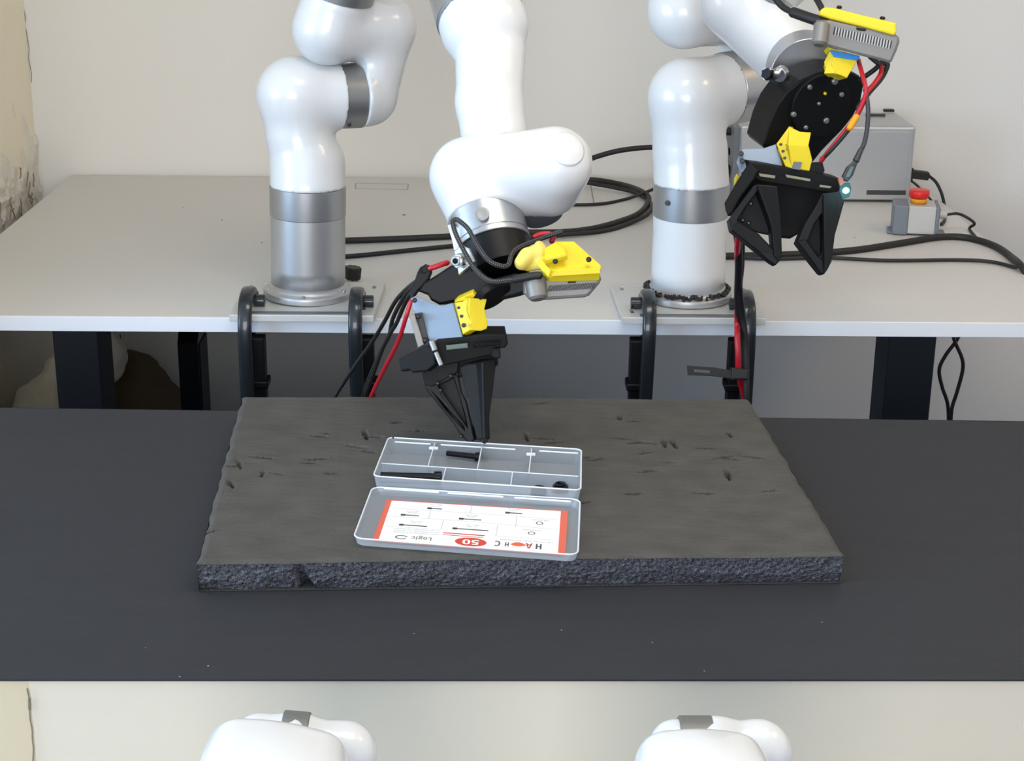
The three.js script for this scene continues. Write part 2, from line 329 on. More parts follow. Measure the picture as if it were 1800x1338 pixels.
// ---------------------------------------------------------------- foam block
const foamC = { bl: V(-0.339, 0.787, -2.072), br: V(0.348, 0.786, -2.073), fl: V(-0.309, 0.787, -1.552), fr: V(0.377, 0.787, -1.580) };
const FY = 0.787;
const foamXZ = (s, t) => { const a = foamC.bl.clone().lerp(foamC.br, s), b = foamC.fl.clone().lerp(foamC.fr, s); return a.lerp(b, t); };
{
  const r = thing('foam_block', 'dark grey slab of cut foam with nicked top on the black table', 'foam', V(0, BY, -1.82));
  const nicks = [];
  const NP = [[575, 760], [562, 765], [643, 763], [660, 766], [625, 783], [650, 793], [556, 806], [545, 813], [568, 806], [462, 804], [405, 818], [420, 816], [462, 832], [488, 832], [405, 850], [583, 832], [368, 932], [925, 768], [955, 771], [972, 778], [1093, 770], [1122, 777], [1140, 778], [1168, 778], [1184, 779], [1135, 795], [1140, 828], [1176, 812], [1282, 763], [1270, 803], [1287, 806], [1328, 803], [1280, 833], [1115, 867], [1048, 806], [1026, 803], [1026, 882], [1115, 740], [953, 708], [735, 757], [700, 742], [1240, 787], [1355, 862], [1238, 866], [1090, 733]];
  for (const [u, v] of NP) { const p = onY(u, v, FY), a = rnd() < 0.72 ? (rnd() - 0.5) * 0.7 : 1.5 + (rnd() - 0.5) * 0.6; nicks.push([p.x, p.z, Math.cos(a), Math.sin(a), 0.005 + rnd() * 0.008, 0.0013 + rnd() * 0.0014, 0.018 + rnd() * 0.014]); }
  const NU = 470, NVv = 360;
  const top = quadGrid(NU, NVv, (s, t) => {
    const p = foamXZ(s, 1 - t); let y = FY - BY + BY + 0.0006 * nz(p.x * 40, p.z * 110, 3) + 0.0016 * nz(p.x * 6, p.z * 6, 9) - 0.0004;
    for (const [x, z, c, q, L, w, d] of nicks) { const dx = p.x - x, dz = p.z - z; if (Math.abs(dx) > 0.02 || Math.abs(dz) > 0.02) continue; const a = (dx * c + dz * q) / L, b = (-dx * q + dz * c + 0.003 * nz(dx * 260, dz * 260, x * 40)) / w, e = Math.exp(-(a * a + b * b) * 1.3); y -= d * e; }
    const ed = Math.min(s, 1 - s, t, 1 - t); y -= 0.004 * Math.max(0, 1 - ed * 90) ** 2;
    return V(p.x + (s < 0.01 || s > 0.99 ? 0.003 * nz(p.z * 30, 3, s * 9) : 0), y, p.z);
  });
  const edgeXZ = (s, t, side) => side === 'front' ? foamXZ(s, 1) : side === 'back' ? foamXZ(1 - s, 0) : side === 'left' ? foamXZ(0, s) : foamXZ(1, 1 - s);
  const frontG = quadGrid(380, 22, (s, t) => {
    const p = edgeXZ(s, t, 'front'); let y = BY + (FY - 0.004 - BY) * t, z = p.z - 0.0015 + 0.0022 * nz(p.x * 60, y * 60, 4) + 0.0025 * nz(p.x * 260, y * 260, 7);
    const split = Math.abs(p.x + 0.198 + 0.3 * (y - BY - 0.01)) / 0.008; z -= Math.max(0, 1 - split) * 0.02 * Math.max(0.15, 1 - t * 0.9);
    if (t < 0.4) z -= (0.4 - t) * 0.012 * (1 + nz(p.x * 25, 1, 1));
    if (t > 0.97) z -= 0.002;
    return V(p.x, t < 0.02 ? y + Math.max(0, 1 - split / 1.5) * 0.008 + 0.0012 * Math.max(0, nz(p.x * 22, 5, 2)) : y, z);
  });
  const sideG = ['back', 'left', 'right'].map(w => quadGrid(60, 6, (s, t) => { const p = edgeXZ(s, t, w); return V(p.x, BY + (FY - 0.0042 - BY) * t, p.z); }));
  const streak = dataTex(512, (i, j) => { const b = 205 + 22 * nz(i / 60, j / 60, 1) + 12 * nz(i / 30, j / 2.6, 3) + 12 * nz(i / 7, j / 1.7, 6) + (rnd() - 0.5) * 40 + (rnd() > 0.9985 ? 90 : 0); return [b, b * 0.99, b * 0.972]; }, true, 2, 2);
  const streakB = dataTex(512, (i, j) => 128 + 40 * nz(i / 26, j / 2.4, 3) + 30 * nz(i / 6, j / 1.5, 6) + (rnd() - 0.5) * 60, false, 2, 2);
  const speck = dataTex(512, (i, j) => { const b = 100 + 60 * nz(i / 9, j / 9, 2) + 60 * nz(i / 3.1, j / 3.1, 5), s = rnd() > 0.9 ? 60 + rnd() * 160 : 0; return [b + s, b + s, b * 1.06 + s]; }, true, 3, 0.17);
  const speckB = dataTex(256, () => rnd() * 255, false, 3, 0.17);
  part('foam_top', top, std(0x5c5a56, 0.93, 0, { map: streak, bumpMap: streakB, bumpScale: 0.0004 }), r);
  part('cut_face', frontG, std(0x97989e, 0.7, 0, { map: speck, bumpMap: speckB, bumpScale: 0.0014 }), r, 'speckled cut front face of the foam');
  part('foam_side', [...sideG, quadGrid(2, 2, (s, t) => foamXZ(s, t).setY(BY + 0.0006))], std(0x3c3b39, 0.95, 0, { bumpMap: speckB, bumpScale: 0.001, side: THREE.DoubleSide }), r);
}

// ---------------------------------------------------------------- compartment box with its lid open, and what lies in it
{
  const ang = -7.6 * deg, X = V(Math.cos(ang), 0, -Math.sin(ang)), Z = V(Math.sin(ang) * 0.55, 0, 1).normalize();
  const trayH = 0.020, f0 = FY + 0.0012;
  // tray and lid corners on the foam, as measured: back left, back right, hinge left, hinge right, front left, front right
  const BL = onY(683, 769, f0 + trayH), BRr = onY(1022, 790, f0 + trayH), HL = onY(656, 837, f0 + trayH), HR = onY(1021, 862, f0 + trayH);
  const LL = onY(655, 856, f0 + 0.009), LR = onY(1020, 878, f0 + 0.009), FL = onY(621, 946, f0 + 0.009), FR = onY(1016, 976, f0 + 0.009);
  const quadP = (A, B, C, D) => (s, t, y) => { const p = A.clone().lerp(B, s).lerp(C.clone().lerp(D, s), t); return p.setY(y); };
  const tray = quadP(BL, BRr, HL, HR), lid = quadP(LL, LR, FL, FR);
  const r = thing('compartment_box', 'clear plastic compartment box lying open with a printed card in its lid', 'box', tray(0.5, 1, f0).clone());
  const pp = new THREE.MeshPhysicalMaterial({ color: 0xe4ebf2, roughness: 0.32, transmission: 0.78, thickness: 0, ior: 1.4, side: THREE.DoubleSide });
  const ppClear = new THREE.MeshPhysicalMaterial({ color: 0xf0f4f8, roughness: 0.2, transmission: 0.9, thickness: 0, ior: 1.3, side: THREE.DoubleSide });
  const ppEdge = new THREE.MeshPhysicalMaterial({ color: 0xeef3f8, roughness: 0.3, transmission: 0.25, thickness: 0, side: THREE.DoubleSide });
  // a rounded outline of a quad in (s, t), with the corner radius given in parts of its length
  const outline = (q, y, cr, inset = 0, k = 8) => {
    const pts = [], cs4 = [[0, 0], [1, 0], [1, 1], [0, 1]], W0 = 0.236, D0 = 0.155;
    cs4.forEach(([s, t], i) => { for (let j = 0; j <= k; j++) { const a = (180 + 90 * i + 90 * j / k) * deg, cx = (s ? 1 - (cr + inset) / W0 : (cr + inset) / W0), cz = (t ? 1 - (cr + inset) / D0 : (cr + inset) / D0); pts.push(q(cx + cr / W0 * Math.cos(a), cz + cr / D0 * Math.sin(a), y)); } });
    return pts;
  };
  const loft = (rings) => { const n = rings[0].length, pos = [], idx = []; rings.forEach(R => R.forEach(p => pos.push(p.x, p.y, p.z))); for (let k = 0; k + 1 < rings.length; k++) for (let i = 0; i < n; i++) { const a = k * n + i, b = k * n + (i + 1) % n; idx.push(a, b, a + n, b, b + n, a + n); } const g = new THREE.BufferGeometry(); g.setAttribute('position', new THREE.Float32BufferAttribute(pos, 3)); g.setIndex(idx); g.computeVertexNormals(); return g; };
  const cap = (R) => { const c = R.reduce((s, p) => s.add(p), V(0, 0, 0)).multiplyScalar(1 / R.length), pos = []; R.forEach((p, i) => { const q = R[(i + 1) % R.length]; pos.push(...c.toArray(), ...q.toArray(), ...p.toArray()); }); const g = new THREE.BufferGeometry(); g.setAttribute('position', new THREE.Float32BufferAttribute(pos, 3)); g.computeVertexNormals(); return g; };
  const shell = (q, h, cr, taper) => [loft([outline(q, f0, cr, taper), outline(q, f0 + h, cr, 0)]), cap(outline(q, f0 + 0.0002, cr, taper))];
  const rim = (q, y, cr, w, inset = 0) => tube([...outline(q, y, cr, inset), outline(q, y, cr, inset)[0]], w, 8, 220, 0.05);
  part('tray', shell(tray, trayH, 0.008, 0.003), pp, r);
  part('tray_rim', rim(tray, f0 + trayH, 0.008, 0.0009), ppEdge, r);
  part('lid', shell(lid, 0.009, 0.011, 0.002), pp, r);
  part('lid_rim', rim(lid, f0 + 0.009, 0.011, 0.0009), ppEdge, r);
  const wallG = (s0, t0, s1, t1, h = 0.0175) => { const a = tray(s0, t0, f0 + h / 2), b = tray(s1, t1, f0 + h / 2), mid = a.clone().lerp(b, 0.5); return boxAt(mid, a.distanceTo(b), h, 0.0013, b.clone().sub(a), V(0, 1, 0), 0.0003); };
  const topG = (s0, t0, s1, t1, h = 0.0175) => { const a = tray(s0, t0, f0 + h), b = tray(s1, t1, f0 + h); return tube([a, a.clone().lerp(b, 0.5), b], 0.0007, 6, 8); };
  for (const q of [[0.015, 0.63, 0.985, 0.63], [0.245, 0.02, 0.245, 0.63], [0.49, 0.02, 0.49, 0.63], [0.745, 0.02, 0.745, 0.63], [0.335, 0.63, 0.335, 0.985], [0.665, 0.63, 0.665, 0.985]]) {
    const d = part('divider', wallG(...q), ppClear, r); part('divider_edge', topG(...q), ppEdge, d);
  }
  parts('hinge', [0.06, 0.37, 0.69].map(s => { const a = tray(s, 1.05, f0 + 0.008), b = tray(s + 0.26, 1.05, f0 + 0.008); return tube([a, a.clone().lerp(b, 0.5), b], 0.0013, 6, 8); }), ppEdge, r);
  for (const [s0, s1] of [[0.04, 0.22], [0.28, 0.66], [0.79, 0.98]]) { const a = tray(s0, 0.045, f0 + 0.0168), b = tray(s1, 0.045, f0 + 0.0168); part('rib', tube([a, a.clone().lerp(b, 0.5), b], 0.0011, 6, 8), ppEdge, r); }
  for (const s of [0.245, 0.745]) { const c = tray(s, 0.14, f0 + 0.0165); part('catch', boxAt(c, 0.011, 0.003, 0.005, X, V(0, 1, 0), 0.001), ppEdge, r); }
  // printed card in the lid, read from the other side of the table
  const cw = 1360, ch = 760, cv = document.createElement('canvas'); cv.width = cw; cv.height = ch; const c = cv.getContext('2d');
  c.fillStyle = '#d8654f'; c.fillRect(0, 0, cw, ch); c.fillStyle = '#ecebe9'; c.beginPath(); c.moveTo(40, 12); c.lineTo(cw - 52, 12); c.lineTo(cw - 52, ch - 24); c.lineTo(40, ch - 24); c.fill();
  const rot = (t, x, y, font, col) => { c.save(); c.translate(x, y); c.rotate(Math.PI); c.fillStyle = col; c.font = font; c.textAlign = 'center'; c.fillText(t, 0, 0); c.restore(); };
  c.strokeStyle = '#a9abab'; c.lineWidth = 4;
  const line = (x0, y0, x1, y1) => { c.beginPath(); c.moveTo(x0, y0); c.lineTo(x1, y1); c.stroke(); };
  line(60, 150, 900, 150); line(645, 12, 645, 150); line(350, 150, 350, 300); line(60, 300, 700, 300); line(900, 150, 1290, 170); line(990, 150, 990, 330); line(460, 300, 460, 480); line(60, 480, 460, 480); line(860, 330, 860, 520); line(700, 300, 1290, 340); line(860, 520, 1290, 520);
  const bolt = (x, y, L) => { c.fillStyle = '#33363b'; c.fillRect(x, y - 17, 34, 34); c.fillRect(x + 30, y - 8, L, 16); };
  bolt(320, 112, 80); bolt(140, 262, 105); bolt(150, 440, 175); bolt(570, 262, 135); bolt(540, 440, 230); bolt(900, 100, 95);
  for (const [x, y] of [[1160, 250], [1110, 430]]) { c.strokeStyle = '#5b5d60'; c.lineWidth = 9; c.beginPath(); c.ellipse(x, y, 23, 23, 0, 0, 7); c.stroke(); }
  const small = '26px sans-serif', grey = '#8d8f90';
  for (const [x, y, t] of [[380, 30, 'M4 x 20'], [380, 60, 'screw'], [220, 180, 'M5 x 25'], [220, 208, 'screw'], [270, 355, 'M6 x 40'], [270, 383, 'screw'], [660, 180, 'M6 x 30'], [660, 208, 'screw'], [680, 355, 'M8 x 60'], [680, 383, 'screw'], [960, 20, 'M4 x 25'], [960, 48, 'screw'], [1160, 190, 'M8 washer'], [1110, 370, 'lock washer']]) rot(t, x, y, small, grey);
  for (const y of [500, 532, 564]) rot('socket head bolts and washers', 290, y, '24px sans-serif', grey);
  rot('cap screws, bolts and washers', 1080, 560, '28px sans-serif', grey);
  c.fillStyle = '#c33d2d'; c.fillRect(480, 520, 300, 16); c.fillRect(480, 556, 290, 10);
  c.fillStyle = '#cf4634'; c.beginPath(); c.ellipse(690, 650, 112, 72, 0, 0, 7); c.fill(); rot('50', 690, 612, 'bold 112px sans-serif', '#f8f4f2');
  const big = (t, x, y, sx, font, col) => { c.save(); c.translate(x, y); c.scale(sx, 1); rot(t, 0, 0, font, col); c.restore(); };
  big('H', 1170, 600, 0.62, 'bold 120px sans-serif', '#3b3d42'); big('A', 1102, 600, 0.62, 'bold 120px sans-serif', '#9c3b31'); big('H', 946, 612, 0.5, 'bold 96px sans-serif', '#3b3d42'); big('C', 880, 600, 0.62, 'bold 120px sans-serif', '#5a5c60');
  c.fillStyle = '#e8622f'; c.beginPath(); c.moveTo(970, 640); c.quadraticCurveTo(1020, 560, 1085, 640); c.quadraticCurveTo(1020, 690, 970, 640); c.fill();
  big('Logic', 340, 625, 0.8, 'bold 76px sans-serif', '#777c60'); c.strokeStyle = '#5d6164'; c.lineWidth = 12; c.beginPath(); c.ellipse(195, 655, 40, 28, 0, 0.6, 6); c.stroke();
  const tex = new THREE.CanvasTexture(cv); tex.colorSpace = THREE.SRGBColorSpace;
  const card = quadGrid(2, 2, (s, t) => lid(0.078 + 0.866 * s, 0.115 + 0.80 * (1 - t), f0 + 0.0012));
  part('printed_card', card, new THREE.MeshStandardMaterial({ map: tex, roughness: 0.55, side: THREE.DoubleSide }), r, 'printed card with screw pictures, red border and a red 50 badge');

  // the fasteners
  const boltThing = (A, B, rs, rh, Lh, label, group) => {                // A: tip, B: head end
    const d = B.clone().sub(A).normalize(), o = thing('bolt', label, 'bolt', A.clone().lerp(B, 0.5).setY(f0 + 0.0006), group), h0 = B.clone().addScaledVector(d, -Lh);
    const thr = [[0, 0], [rs * 0.8, 0]]; const L = A.distanceTo(h0); for (let q = 0; q < 40; q++) { thr.push([rs * (q % 2 ? 0.86 : 1), 0.001 + L * 0.55 * q / 40]); } thr.push([rs, L * 0.56], [rs, L]);
    part('shank', latheAt(thr, A, d, 28), M.screw, o);
    const hp = [[0, Lh * 0.45], [rh * 0.5, Lh * 0.45], [rh * 0.5, Lh], [rh * 0.93, Lh], [rh, Lh * 0.93], [rh, 0.0006], [rh * 0.95, 0], [0, 0]];
    part('head', latheAt(hp.reverse(), h0, d, 36), M.screw, o);
    part('hex_socket', cyl(h0.clone().addScaledVector(d, Lh * 0.5), h0.clone().addScaledVector(d, Lh * 0.62), rh * 0.5, rh * 0.5, 6, 0), M.blackGloss, o);
  };
  const yb = f0 + 0.0062;
  boltThing(onY(669, 835, yb + 0.0035), onY(776, 838.5, yb + 0.0035), 0.004, 0.0066, 0.0085, 'long black socket head bolt at the front left of the clear box');
  boltThing(onY(785, 797, yb), onY(846, 804, yb), 0.0034, 0.0055, 0.0075, 'shorter black bolt in the back row under the gripper tips');
  const nut = (u, v, label) => {
    const p = onY(u, v, f0 + 0.0006), o = thing('washer', label, 'washer', p.clone());
    const pr = [[0.0042, 0], [0.0088, 0], [0.0092, 0.001], [0.0092, 0.0062], [0.0086, 0.0074], [0.0058, 0.0078], [0.0044, 0.0066], [0.0042, 0]].map(q => [q[0], q[1]]);
    part('body', latheAt(pr, p, V(0, 1, 0), 40), M.screw, o); part('collar', latheAt([[0.0044, 0.006], [0.006, 0.0066], [0.0064, 0.0096], [0.0048, 0.0098], [0.0044, 0.006]], p, V(0, 1, 0), 32), M.blackGloss, o);
  };
  nut(985, 863, 'thick dark ring nut near the right wall of the clear box');
  nut(947, 870, 'dark ring nut seen blurred through the front wall of the tray');
}

// ---------------------------------------------------------------- things on the white table
const Cb = (u, v, h = 0) => onY(u, v, TY + h);
{ // control cabinet
  const x0 = 0.528, x1 = 0.906, z1 = -3.46, z0 = -3.64, y1 = 0.918;
  const r = thing('control_cabinet', 'silver metal control cabinet at the back of the white table', 'control cabinet', V(0.717, TY, -3.55));
  part('case', box(x0, x1, TY + 0.004, y1, z0, z1, 0.008), M.alu, r);
  part('front_panel', box(x0 + 0.004, x1 - 0.012, TY + 0.008, y1 - 0.012, z1 - 0.001, z1 + 0.0015, 0.001), M.alu, r);
  const s0 = onZ(1523, 338, z1), s1 = onZ(1592, 337, z1);
  part('vent_slot', box(s0.x, s1.x, s0.y - 0.005, s0.y + 0.005, z1 - 0.001, z1 + 0.003, 0.0008), M.slot, r);
  const k = onY(1545, 204, y1), k2 = onY(1562, 196.5, y1);
  part('handle', [box(k.x - 0.03, k.x + 0.014, y1, y1 + 0.005, k.z - 0.004, k.z + 0.004, 0.002)], M.slot, r);
  part('button', box(k2.x - 0.012, k2.x + 0.012, y1, y1 + 0.006, k2.z - 0.006, k2.z + 0.006, 0.002), M.rubber, r);
  const sd = part('side_panel', box(x0 - 0.012, x0 + 0.002, TY + 0.01, y1 - 0.008, z0 + 0.008, z1 - 0.006, 0.001), M.greyPlastic, r);
  const kc = onZ(1280, 231, -3.52);
  part('connector', cyl(V(x0, kc.y, -3.52), V(x0 - 0.026, kc.y, -3.52), 0.009, 0.009, 16), M.rubber, sd);
  for (const dy of [0.045, 0.085]) part('socket', box(x0 - 0.012, x0, kc.y - dy - 0.01, kc.y - dy + 0.01, -3.54, -3.51, 0.002), M.slot, sd);
  parts('foot', [0.06, 0.32].map(d => box(x0 + d - 0.01, x0 + d + 0.01, TY, TY + 0.005, -3.62, -3.48, 0.001)), M.rubber, r);
  // mains lead
  const pl = thing('power_lead', 'black power plug and lead on the side of the control cabinet', 'cable', V(x1 + 0.02, TY, -3.5));
  const q = onZ(1600, 305, -3.52), P1 = onZ(1630, 307, -3.52);
  part('plug', [boxAt(V((x1 + P1.x) / 2, q.y - 0.002, -3.52), P1.x - x1 + 0.006, 0.018, 0.02, V(1, -0.12, 0), V(0, 1, 0), 0.003), boxAt(V(x1 + 0.013, q.y, -3.52), 0.004, 0.027, 0.024, V(1, 0, 0), V(0, 1, 0), 0.001)], M.rubber, pl);
  part('lead', tube([P1, onZ(1645, 320, -3.50), onZ(1655, 340, -3.48), onZ(1660, 362, -3.46), Cb(1661, 385, 0.004), Cb(1655, 394, 0.004)], 0.0035, 8, 60), M.rubber, pl);
  part('thin_lead', tube([onZ(1599, 316, -3.5), onZ(1612, 326, -3.49), onZ(1630, 344, -3.47), Cb(1645, 362, 0.003), Cb(1655, 372, 0.003)], 0.0025, 8, 50), M.rubber, pl);
}
{ // emergency stop box
  const z1 = -3.145, c = onZ(1625, 415, z1), r = thing('stop_button_box', 'small grey emergency stop box with a red mushroom button', 'stop button', V(c.x, TY, z1 - 0.03));
  const rot = -10 * deg, X = V(Math.cos(rot), 0, -Math.sin(rot)), O = V(0.853, TY, -3.19);
  const L = (x, y, z) => O.clone().addScaledVector(X, x).add(V(0, y, 0)).addScaledVector(V(Math.sin(rot), 0, Math.cos(rot)), z);
  const bx = (x, y, z, sx, sy, sz, rr) => boxAt(L(x, y, z), sx, sy, sz, X, V(0, 1, 0), rr);
  part('case', bx(0.006, 0.032, 0, 0.056, 0.056, 0.066, 0.002), M.lightGrey, r);
  part('end_cap', bx(-0.034, 0.031, 0, 0.03, 0.061, 0.072, 0.004), M.greyPlastic, r);
  part('end_cap', bx(0.037, 0.031, 0, 0.008, 0.061, 0.072, 0.003), M.greyPlastic, r);
  parts('mounting_ear', [bx(-0.046, 0.003, 0.004, 0.024, 0.006, 0.05, 0.003), bx(0.046, 0.003, 0.012, 0.02, 0.006, 0.05, 0.003)], M.greyPlastic, r);
  part('collar', latheAt([[0, 0], [0.0155, 0], [0.0165, 0.008], [0.0155, 0.012], [0, 0.012]], L(0.0, 0.06, 0), V(0, 1, 0), 40), M.orange, r);
  part('button', latheAt([[0, 0.01], [0.017, 0.011], [0.0205, 0.016], [0.0205, 0.024], [0.019, 0.0275], [0.012, 0.0285], [0, 0.0285]], L(0.0, 0.06, 0), V(0, 1, 0), 40), M.redBright, r);
  part('gland', cyl(L(0.04, 0.038, -0.005), L(0.058, 0.038, -0.005), 0.009, 0.008, 20), M.lightGrey, r);
  part('lead', tube([L(0.056, 0.038, -0.005), L(0.085, 0.037, -0.02), L(0.115, 0.02, -0.02), Cb(1704, 402, 0.003), Cb(1716, 418, 0.003)], 0.003, 8, 50), M.rubber, r);
}
function cable(name, label, pts, r, mat = M.rubber, group, extra) {
  const o = thing(name, label, 'cable', pts[0].clone(), group);
  const g = tube(pts, r, 10, pts.length * 12), p = o.position; g.translate(-p.x, -p.y, -p.z);
  scene.remove(o); const me = new THREE.Mesh(g, mat); me.name = o.name; me.position.copy(p); me.userData = o.userData; me.castShadow = me.receiveShadow = true; scene.add(me); return me;
}
{ // heavy black cables across the table
  const h = 0.0065, c = (u, v, dh = 0) => Cb(u, v, h + dh);
  cable('cable', 'thickest black cable looping behind both arms on the white table', [c(560, 424), c(640, 422), c(740, 418), c(800, 415), c(900, 409), c(985, 408), c(1040, 402), c(1090, 389), c(1125, 374), c(1140, 352), c(1130, 338, 0.006), c(1095, 325), c(1040, 316), c(985, 318), c(940, 326)], 0.0062);
  cable('cable', 'thinner black cable just in front of the thickest table cable', [c(560, 452, -0.002), c(620, 450, -0.002), c(700, 442, -0.002), c(790, 433, -0.002), c(880, 424, -0.002), c(990, 413, 0.001), c(1060, 406, -0.002), c(1100, 395, -0.002), c(1138, 377, 0.003), c(1144, 358, 0), c(1120, 340, 0), c(1080, 330, 0.004), c(1030, 321, 0.006)], 0.0045);
  cable('cable', 'thin black cable curving across the loop on the white table', [c(960, 357, -0.003), c(1010, 360, -0.003), c(1060, 358, -0.003), c(1100, 350, -0.003), c(1130, 340, 0.008), c(1150, 332, 0.006), c(1190, 316, 0), c(1240, 312, 0)], 0.0036);
  cable('cable', 'black cable arching against the wall between the arms', [onZ(1000, 320, -3.45), onZ(1030, 285, -3.5), onZ(1060, 272, -3.52), onZ(1100, 263, -3.53), onZ(1150, 259, -3.54), onZ(1210, 262, -3.53), onZ(1270, 285, -3.5), onZ(1290, 318, -3.5)], 0.0058);
  cable('cable', 'black cable running from the right arm to the right table edge', [c(1200, 452), c(1280, 450), c(1340, 449), c(1420, 446), c(1500, 440), c(1580, 428), c(1650, 417), c(1700, 418), c(1745, 431), c(1775, 450), Cb(1802, 478, 0.004), onZ(1840, 560, -2.9)], 0.0068);
  cable('cable', 'thin black cable in front of the cable at the right table edge', [c(1210, 447, -0.002), c(1280, 449, 0.001), c(1350, 455, -0.002), c(1450, 453, -0.002), c(1560, 458, -0.002), c(1680, 457, -0.002), c(1740, 460, -0.002), c(1780, 469, -0.002), Cb(1806, 478, 0.003), onZ(1850, 560, -2.95)], 0.0036);
  const th = [Cb(1038, 322, 0.012), Cb(1040, 335, 0.002), Cb(1044, 356, 0.002)];
  cable('thread', 'fine brown thread standing between two table cables', th, 0.0007, M.crack);
  const kb = thing('clamping_knob', 'black fluted knob behind the left silver column', 'knob', Cb(619, 492));
  const kc = Cb(619, 494, 0), prof = [];
  const sh = new THREE.Shape(); for (let i = 0; i <= 72; i++) { const a = i / 72 * Math.PI * 2, rr = 0.0125 + 0.0011 * Math.cos(a * 9); i ? sh.lineTo(rr * Math.cos(a), rr * Math.sin(a)) : sh.moveTo(rr, 0); }
  part('grip', new THREE.ExtrudeGeometry(sh, { depth: 0.018, bevelEnabled: true, bevelSize: 0.0015, bevelThickness: 0.002, bevelSegments: 2 }).rotateX(-Math.PI / 2).rotateZ(-0.12).translate(kc.x, TY + 0.006, kc.z), M.rubber, kb);
  part('stem', cyl(kc.clone().setY(TY), kc.clone().setY(TY + 0.01), 0.006), M.steel, kb);
}
// mounting plates under the two arms and the clamps that hold them
const PY0 = TY + 0.001, PY = TY + 0.013;
function mountPlate(cx, label) {
  const r = thing('mounting_plate', label, 'mounting plate', V(cx, TY, -2.635));
  const hole = (x, z, w, d) => { const p = new THREE.Path(); p.moveTo(x - w, z - d); p.lineTo(x + w, z - d); p.lineTo(x + w, z + d); p.lineTo(x - w, z + d); p.lineTo(x - w, z - d); return p; };
  const s = new THREE.Shape([[-0.122, -0.105], [0.122, -0.105], [0.116, 0.10], [-0.116, 0.10]].map(p => new THREE.Vector2(p[0], -p[1])));
  for (const [x, z, w, d] of [[-0.105, -0.075, 0.004, 0.012], [0.106, -0.075, 0.004, 0.012], [-0.098, 0.06, 0.004, 0.014], [0.098, 0.055, 0.004, 0.014], [-0.075, -0.09, 0.014, 0.003], [0.075, -0.09, 0.014, 0.003]]) s.holes.push(hole(x, -z, w, d));
  part('plate', new THREE.ExtrudeGeometry(s, { depth: 0.0095, bevelEnabled: true, bevelSize: 0.001, bevelThickness: 0.001, bevelSegments: 2 }).rotateX(-Math.PI / 2).translate(cx, PY0 + 0.0008, -2.635), M.plateMetal, r);
  parts('slot_floor', [[-0.105, -0.075, 0.004, 0.012], [0.106, -0.075, 0.004, 0.012], [-0.098, 0.06, 0.004, 0.014], [0.098, 0.055, 0.004, 0.014], [-0.075, -0.09, 0.014, 0.003], [0.075, -0.09, 0.014, 0.003]].map(([x, z, w, d]) => box(cx + x - w, cx + x + w, PY0 + 0.001, PY0 + 0.004, -2.635 + z - d, -2.635 + z + d, 0)), M.slot, r);
  part('front_bar', box(cx - 0.088, cx + 0.088, TY - 0.0005 + 0.001, PY + 0.001, -2.552, -2.536, 0.0015), std(0x74767a, 0.45, 0.5), r);
}
mountPlate(-0.312, 'slotted metal plate under the silver column of the left arm');
mountPlate(0.328, 'slotted metal plate under the white column of the right arm');
function clampThing(x, side, label, lean = 0) {
  const r = thing('table_clamp', label, 'clamp', V(x, 0.6, -2.53), 'dark C clamps on the white table edge');
  // C-shaped forged arm: a flat bar swept over the table edge
  const path = [[-2.612, 0.768], [-2.606, 0.779], [-2.590, 0.787], [-2.568, 0.787], [-2.545, 0.778], [-2.530, 0.755], [-2.524, 0.72], [-2.523, 0.66], [-2.526, 0.605], [-2.54, 0.578], [-2.57, 0.566], [-2.60, 0.566]].map(([z, y]) => V(x + lean * (y - 0.7), y, z));
  const c = new THREE.CatmullRomCurve3(path), N = 70, w = 0.0115, d = 0.0085, pos = [], idx = [], K = 12;
  for (let i = 0; i <= N; i++) { const p = c.getPoint(i / N), t = c.getTangent(i / N), n = V(1, 0, 0).cross(t).normalize(); for (let k = 0; k < K; k++) { const a = k / K * 2 * Math.PI, ca = Math.sign(Math.cos(a)) * Math.abs(Math.cos(a)) ** 0.6, sa = Math.sign(Math.sin(a)) * Math.abs(Math.sin(a)) ** 0.6; const q = p.clone().add(V(w * ca, 0, 0)).addScaledVector(n, d * sa); pos.push(q.x, q.y, q.z); } }
  for (let i = 0; i < N; i++) for (let k = 0; k < K; k++) { const a = i * K + k, b = i * K + (k + 1) % K; idx.push(a, a + K, b, b, a + K, b + K); }
  const g = new THREE.BufferGeometry(); g.setAttribute('position', new THREE.Float32BufferAttribute(pos, 3)); g.setIndex(idx); g.computeVertexNormals();
  part('clamp_arm', [g, cyl(path[0].clone().add(V(0, -0.012, 0)), path[0].clone().add(V(0, 0.012, 0)), 0.012), cyl(path[11].clone().add(V(0, -0.014, 0)), path[11].clone().add(V(0, 0.014, 0)), 0.013)], M.clamp, r);
  part('sliding_bar', box(x + side * 0.014 - 0.013, x + side * 0.014 + 0.013, 0.50, TY - 0.032, -2.575, -2.545, 0.002), M.black, r);
  part('spindle', cyl(V(x, 0.50, -2.60), V(x, 0.722, -2.60), 0.006), M.screw, r);
  part('foot', cyl(V(x, 0.718, -2.60), V(x, 0.7235, -2.60), 0.016), M.screw, r);
  part('adjust_nut', cyl(V(x + side * 0.008, 0.772, -2.585), V(x + side * 0.026, 0.772, -2.585), 0.0105, 0.0105, 6), M.clamp, r);
  part('collar', box(x + side * 0.018 - 0.014, x + side * 0.018 + 0.014, 0.632, 0.645, -2.58, -2.54, 0.003), M.black, r);
}
clampThing(-0.404, 1, 'dark clamp left of the silver column');
clampThing(-0.224, 1, 'dark clamp right of the silver column beside the red wire', -0.01);
clampThing(0.254, -1, 'dark clamp left of the white column', 0.02);
clampThing(0.418, -1, 'dark clamp right of the white column behind hanging cables');

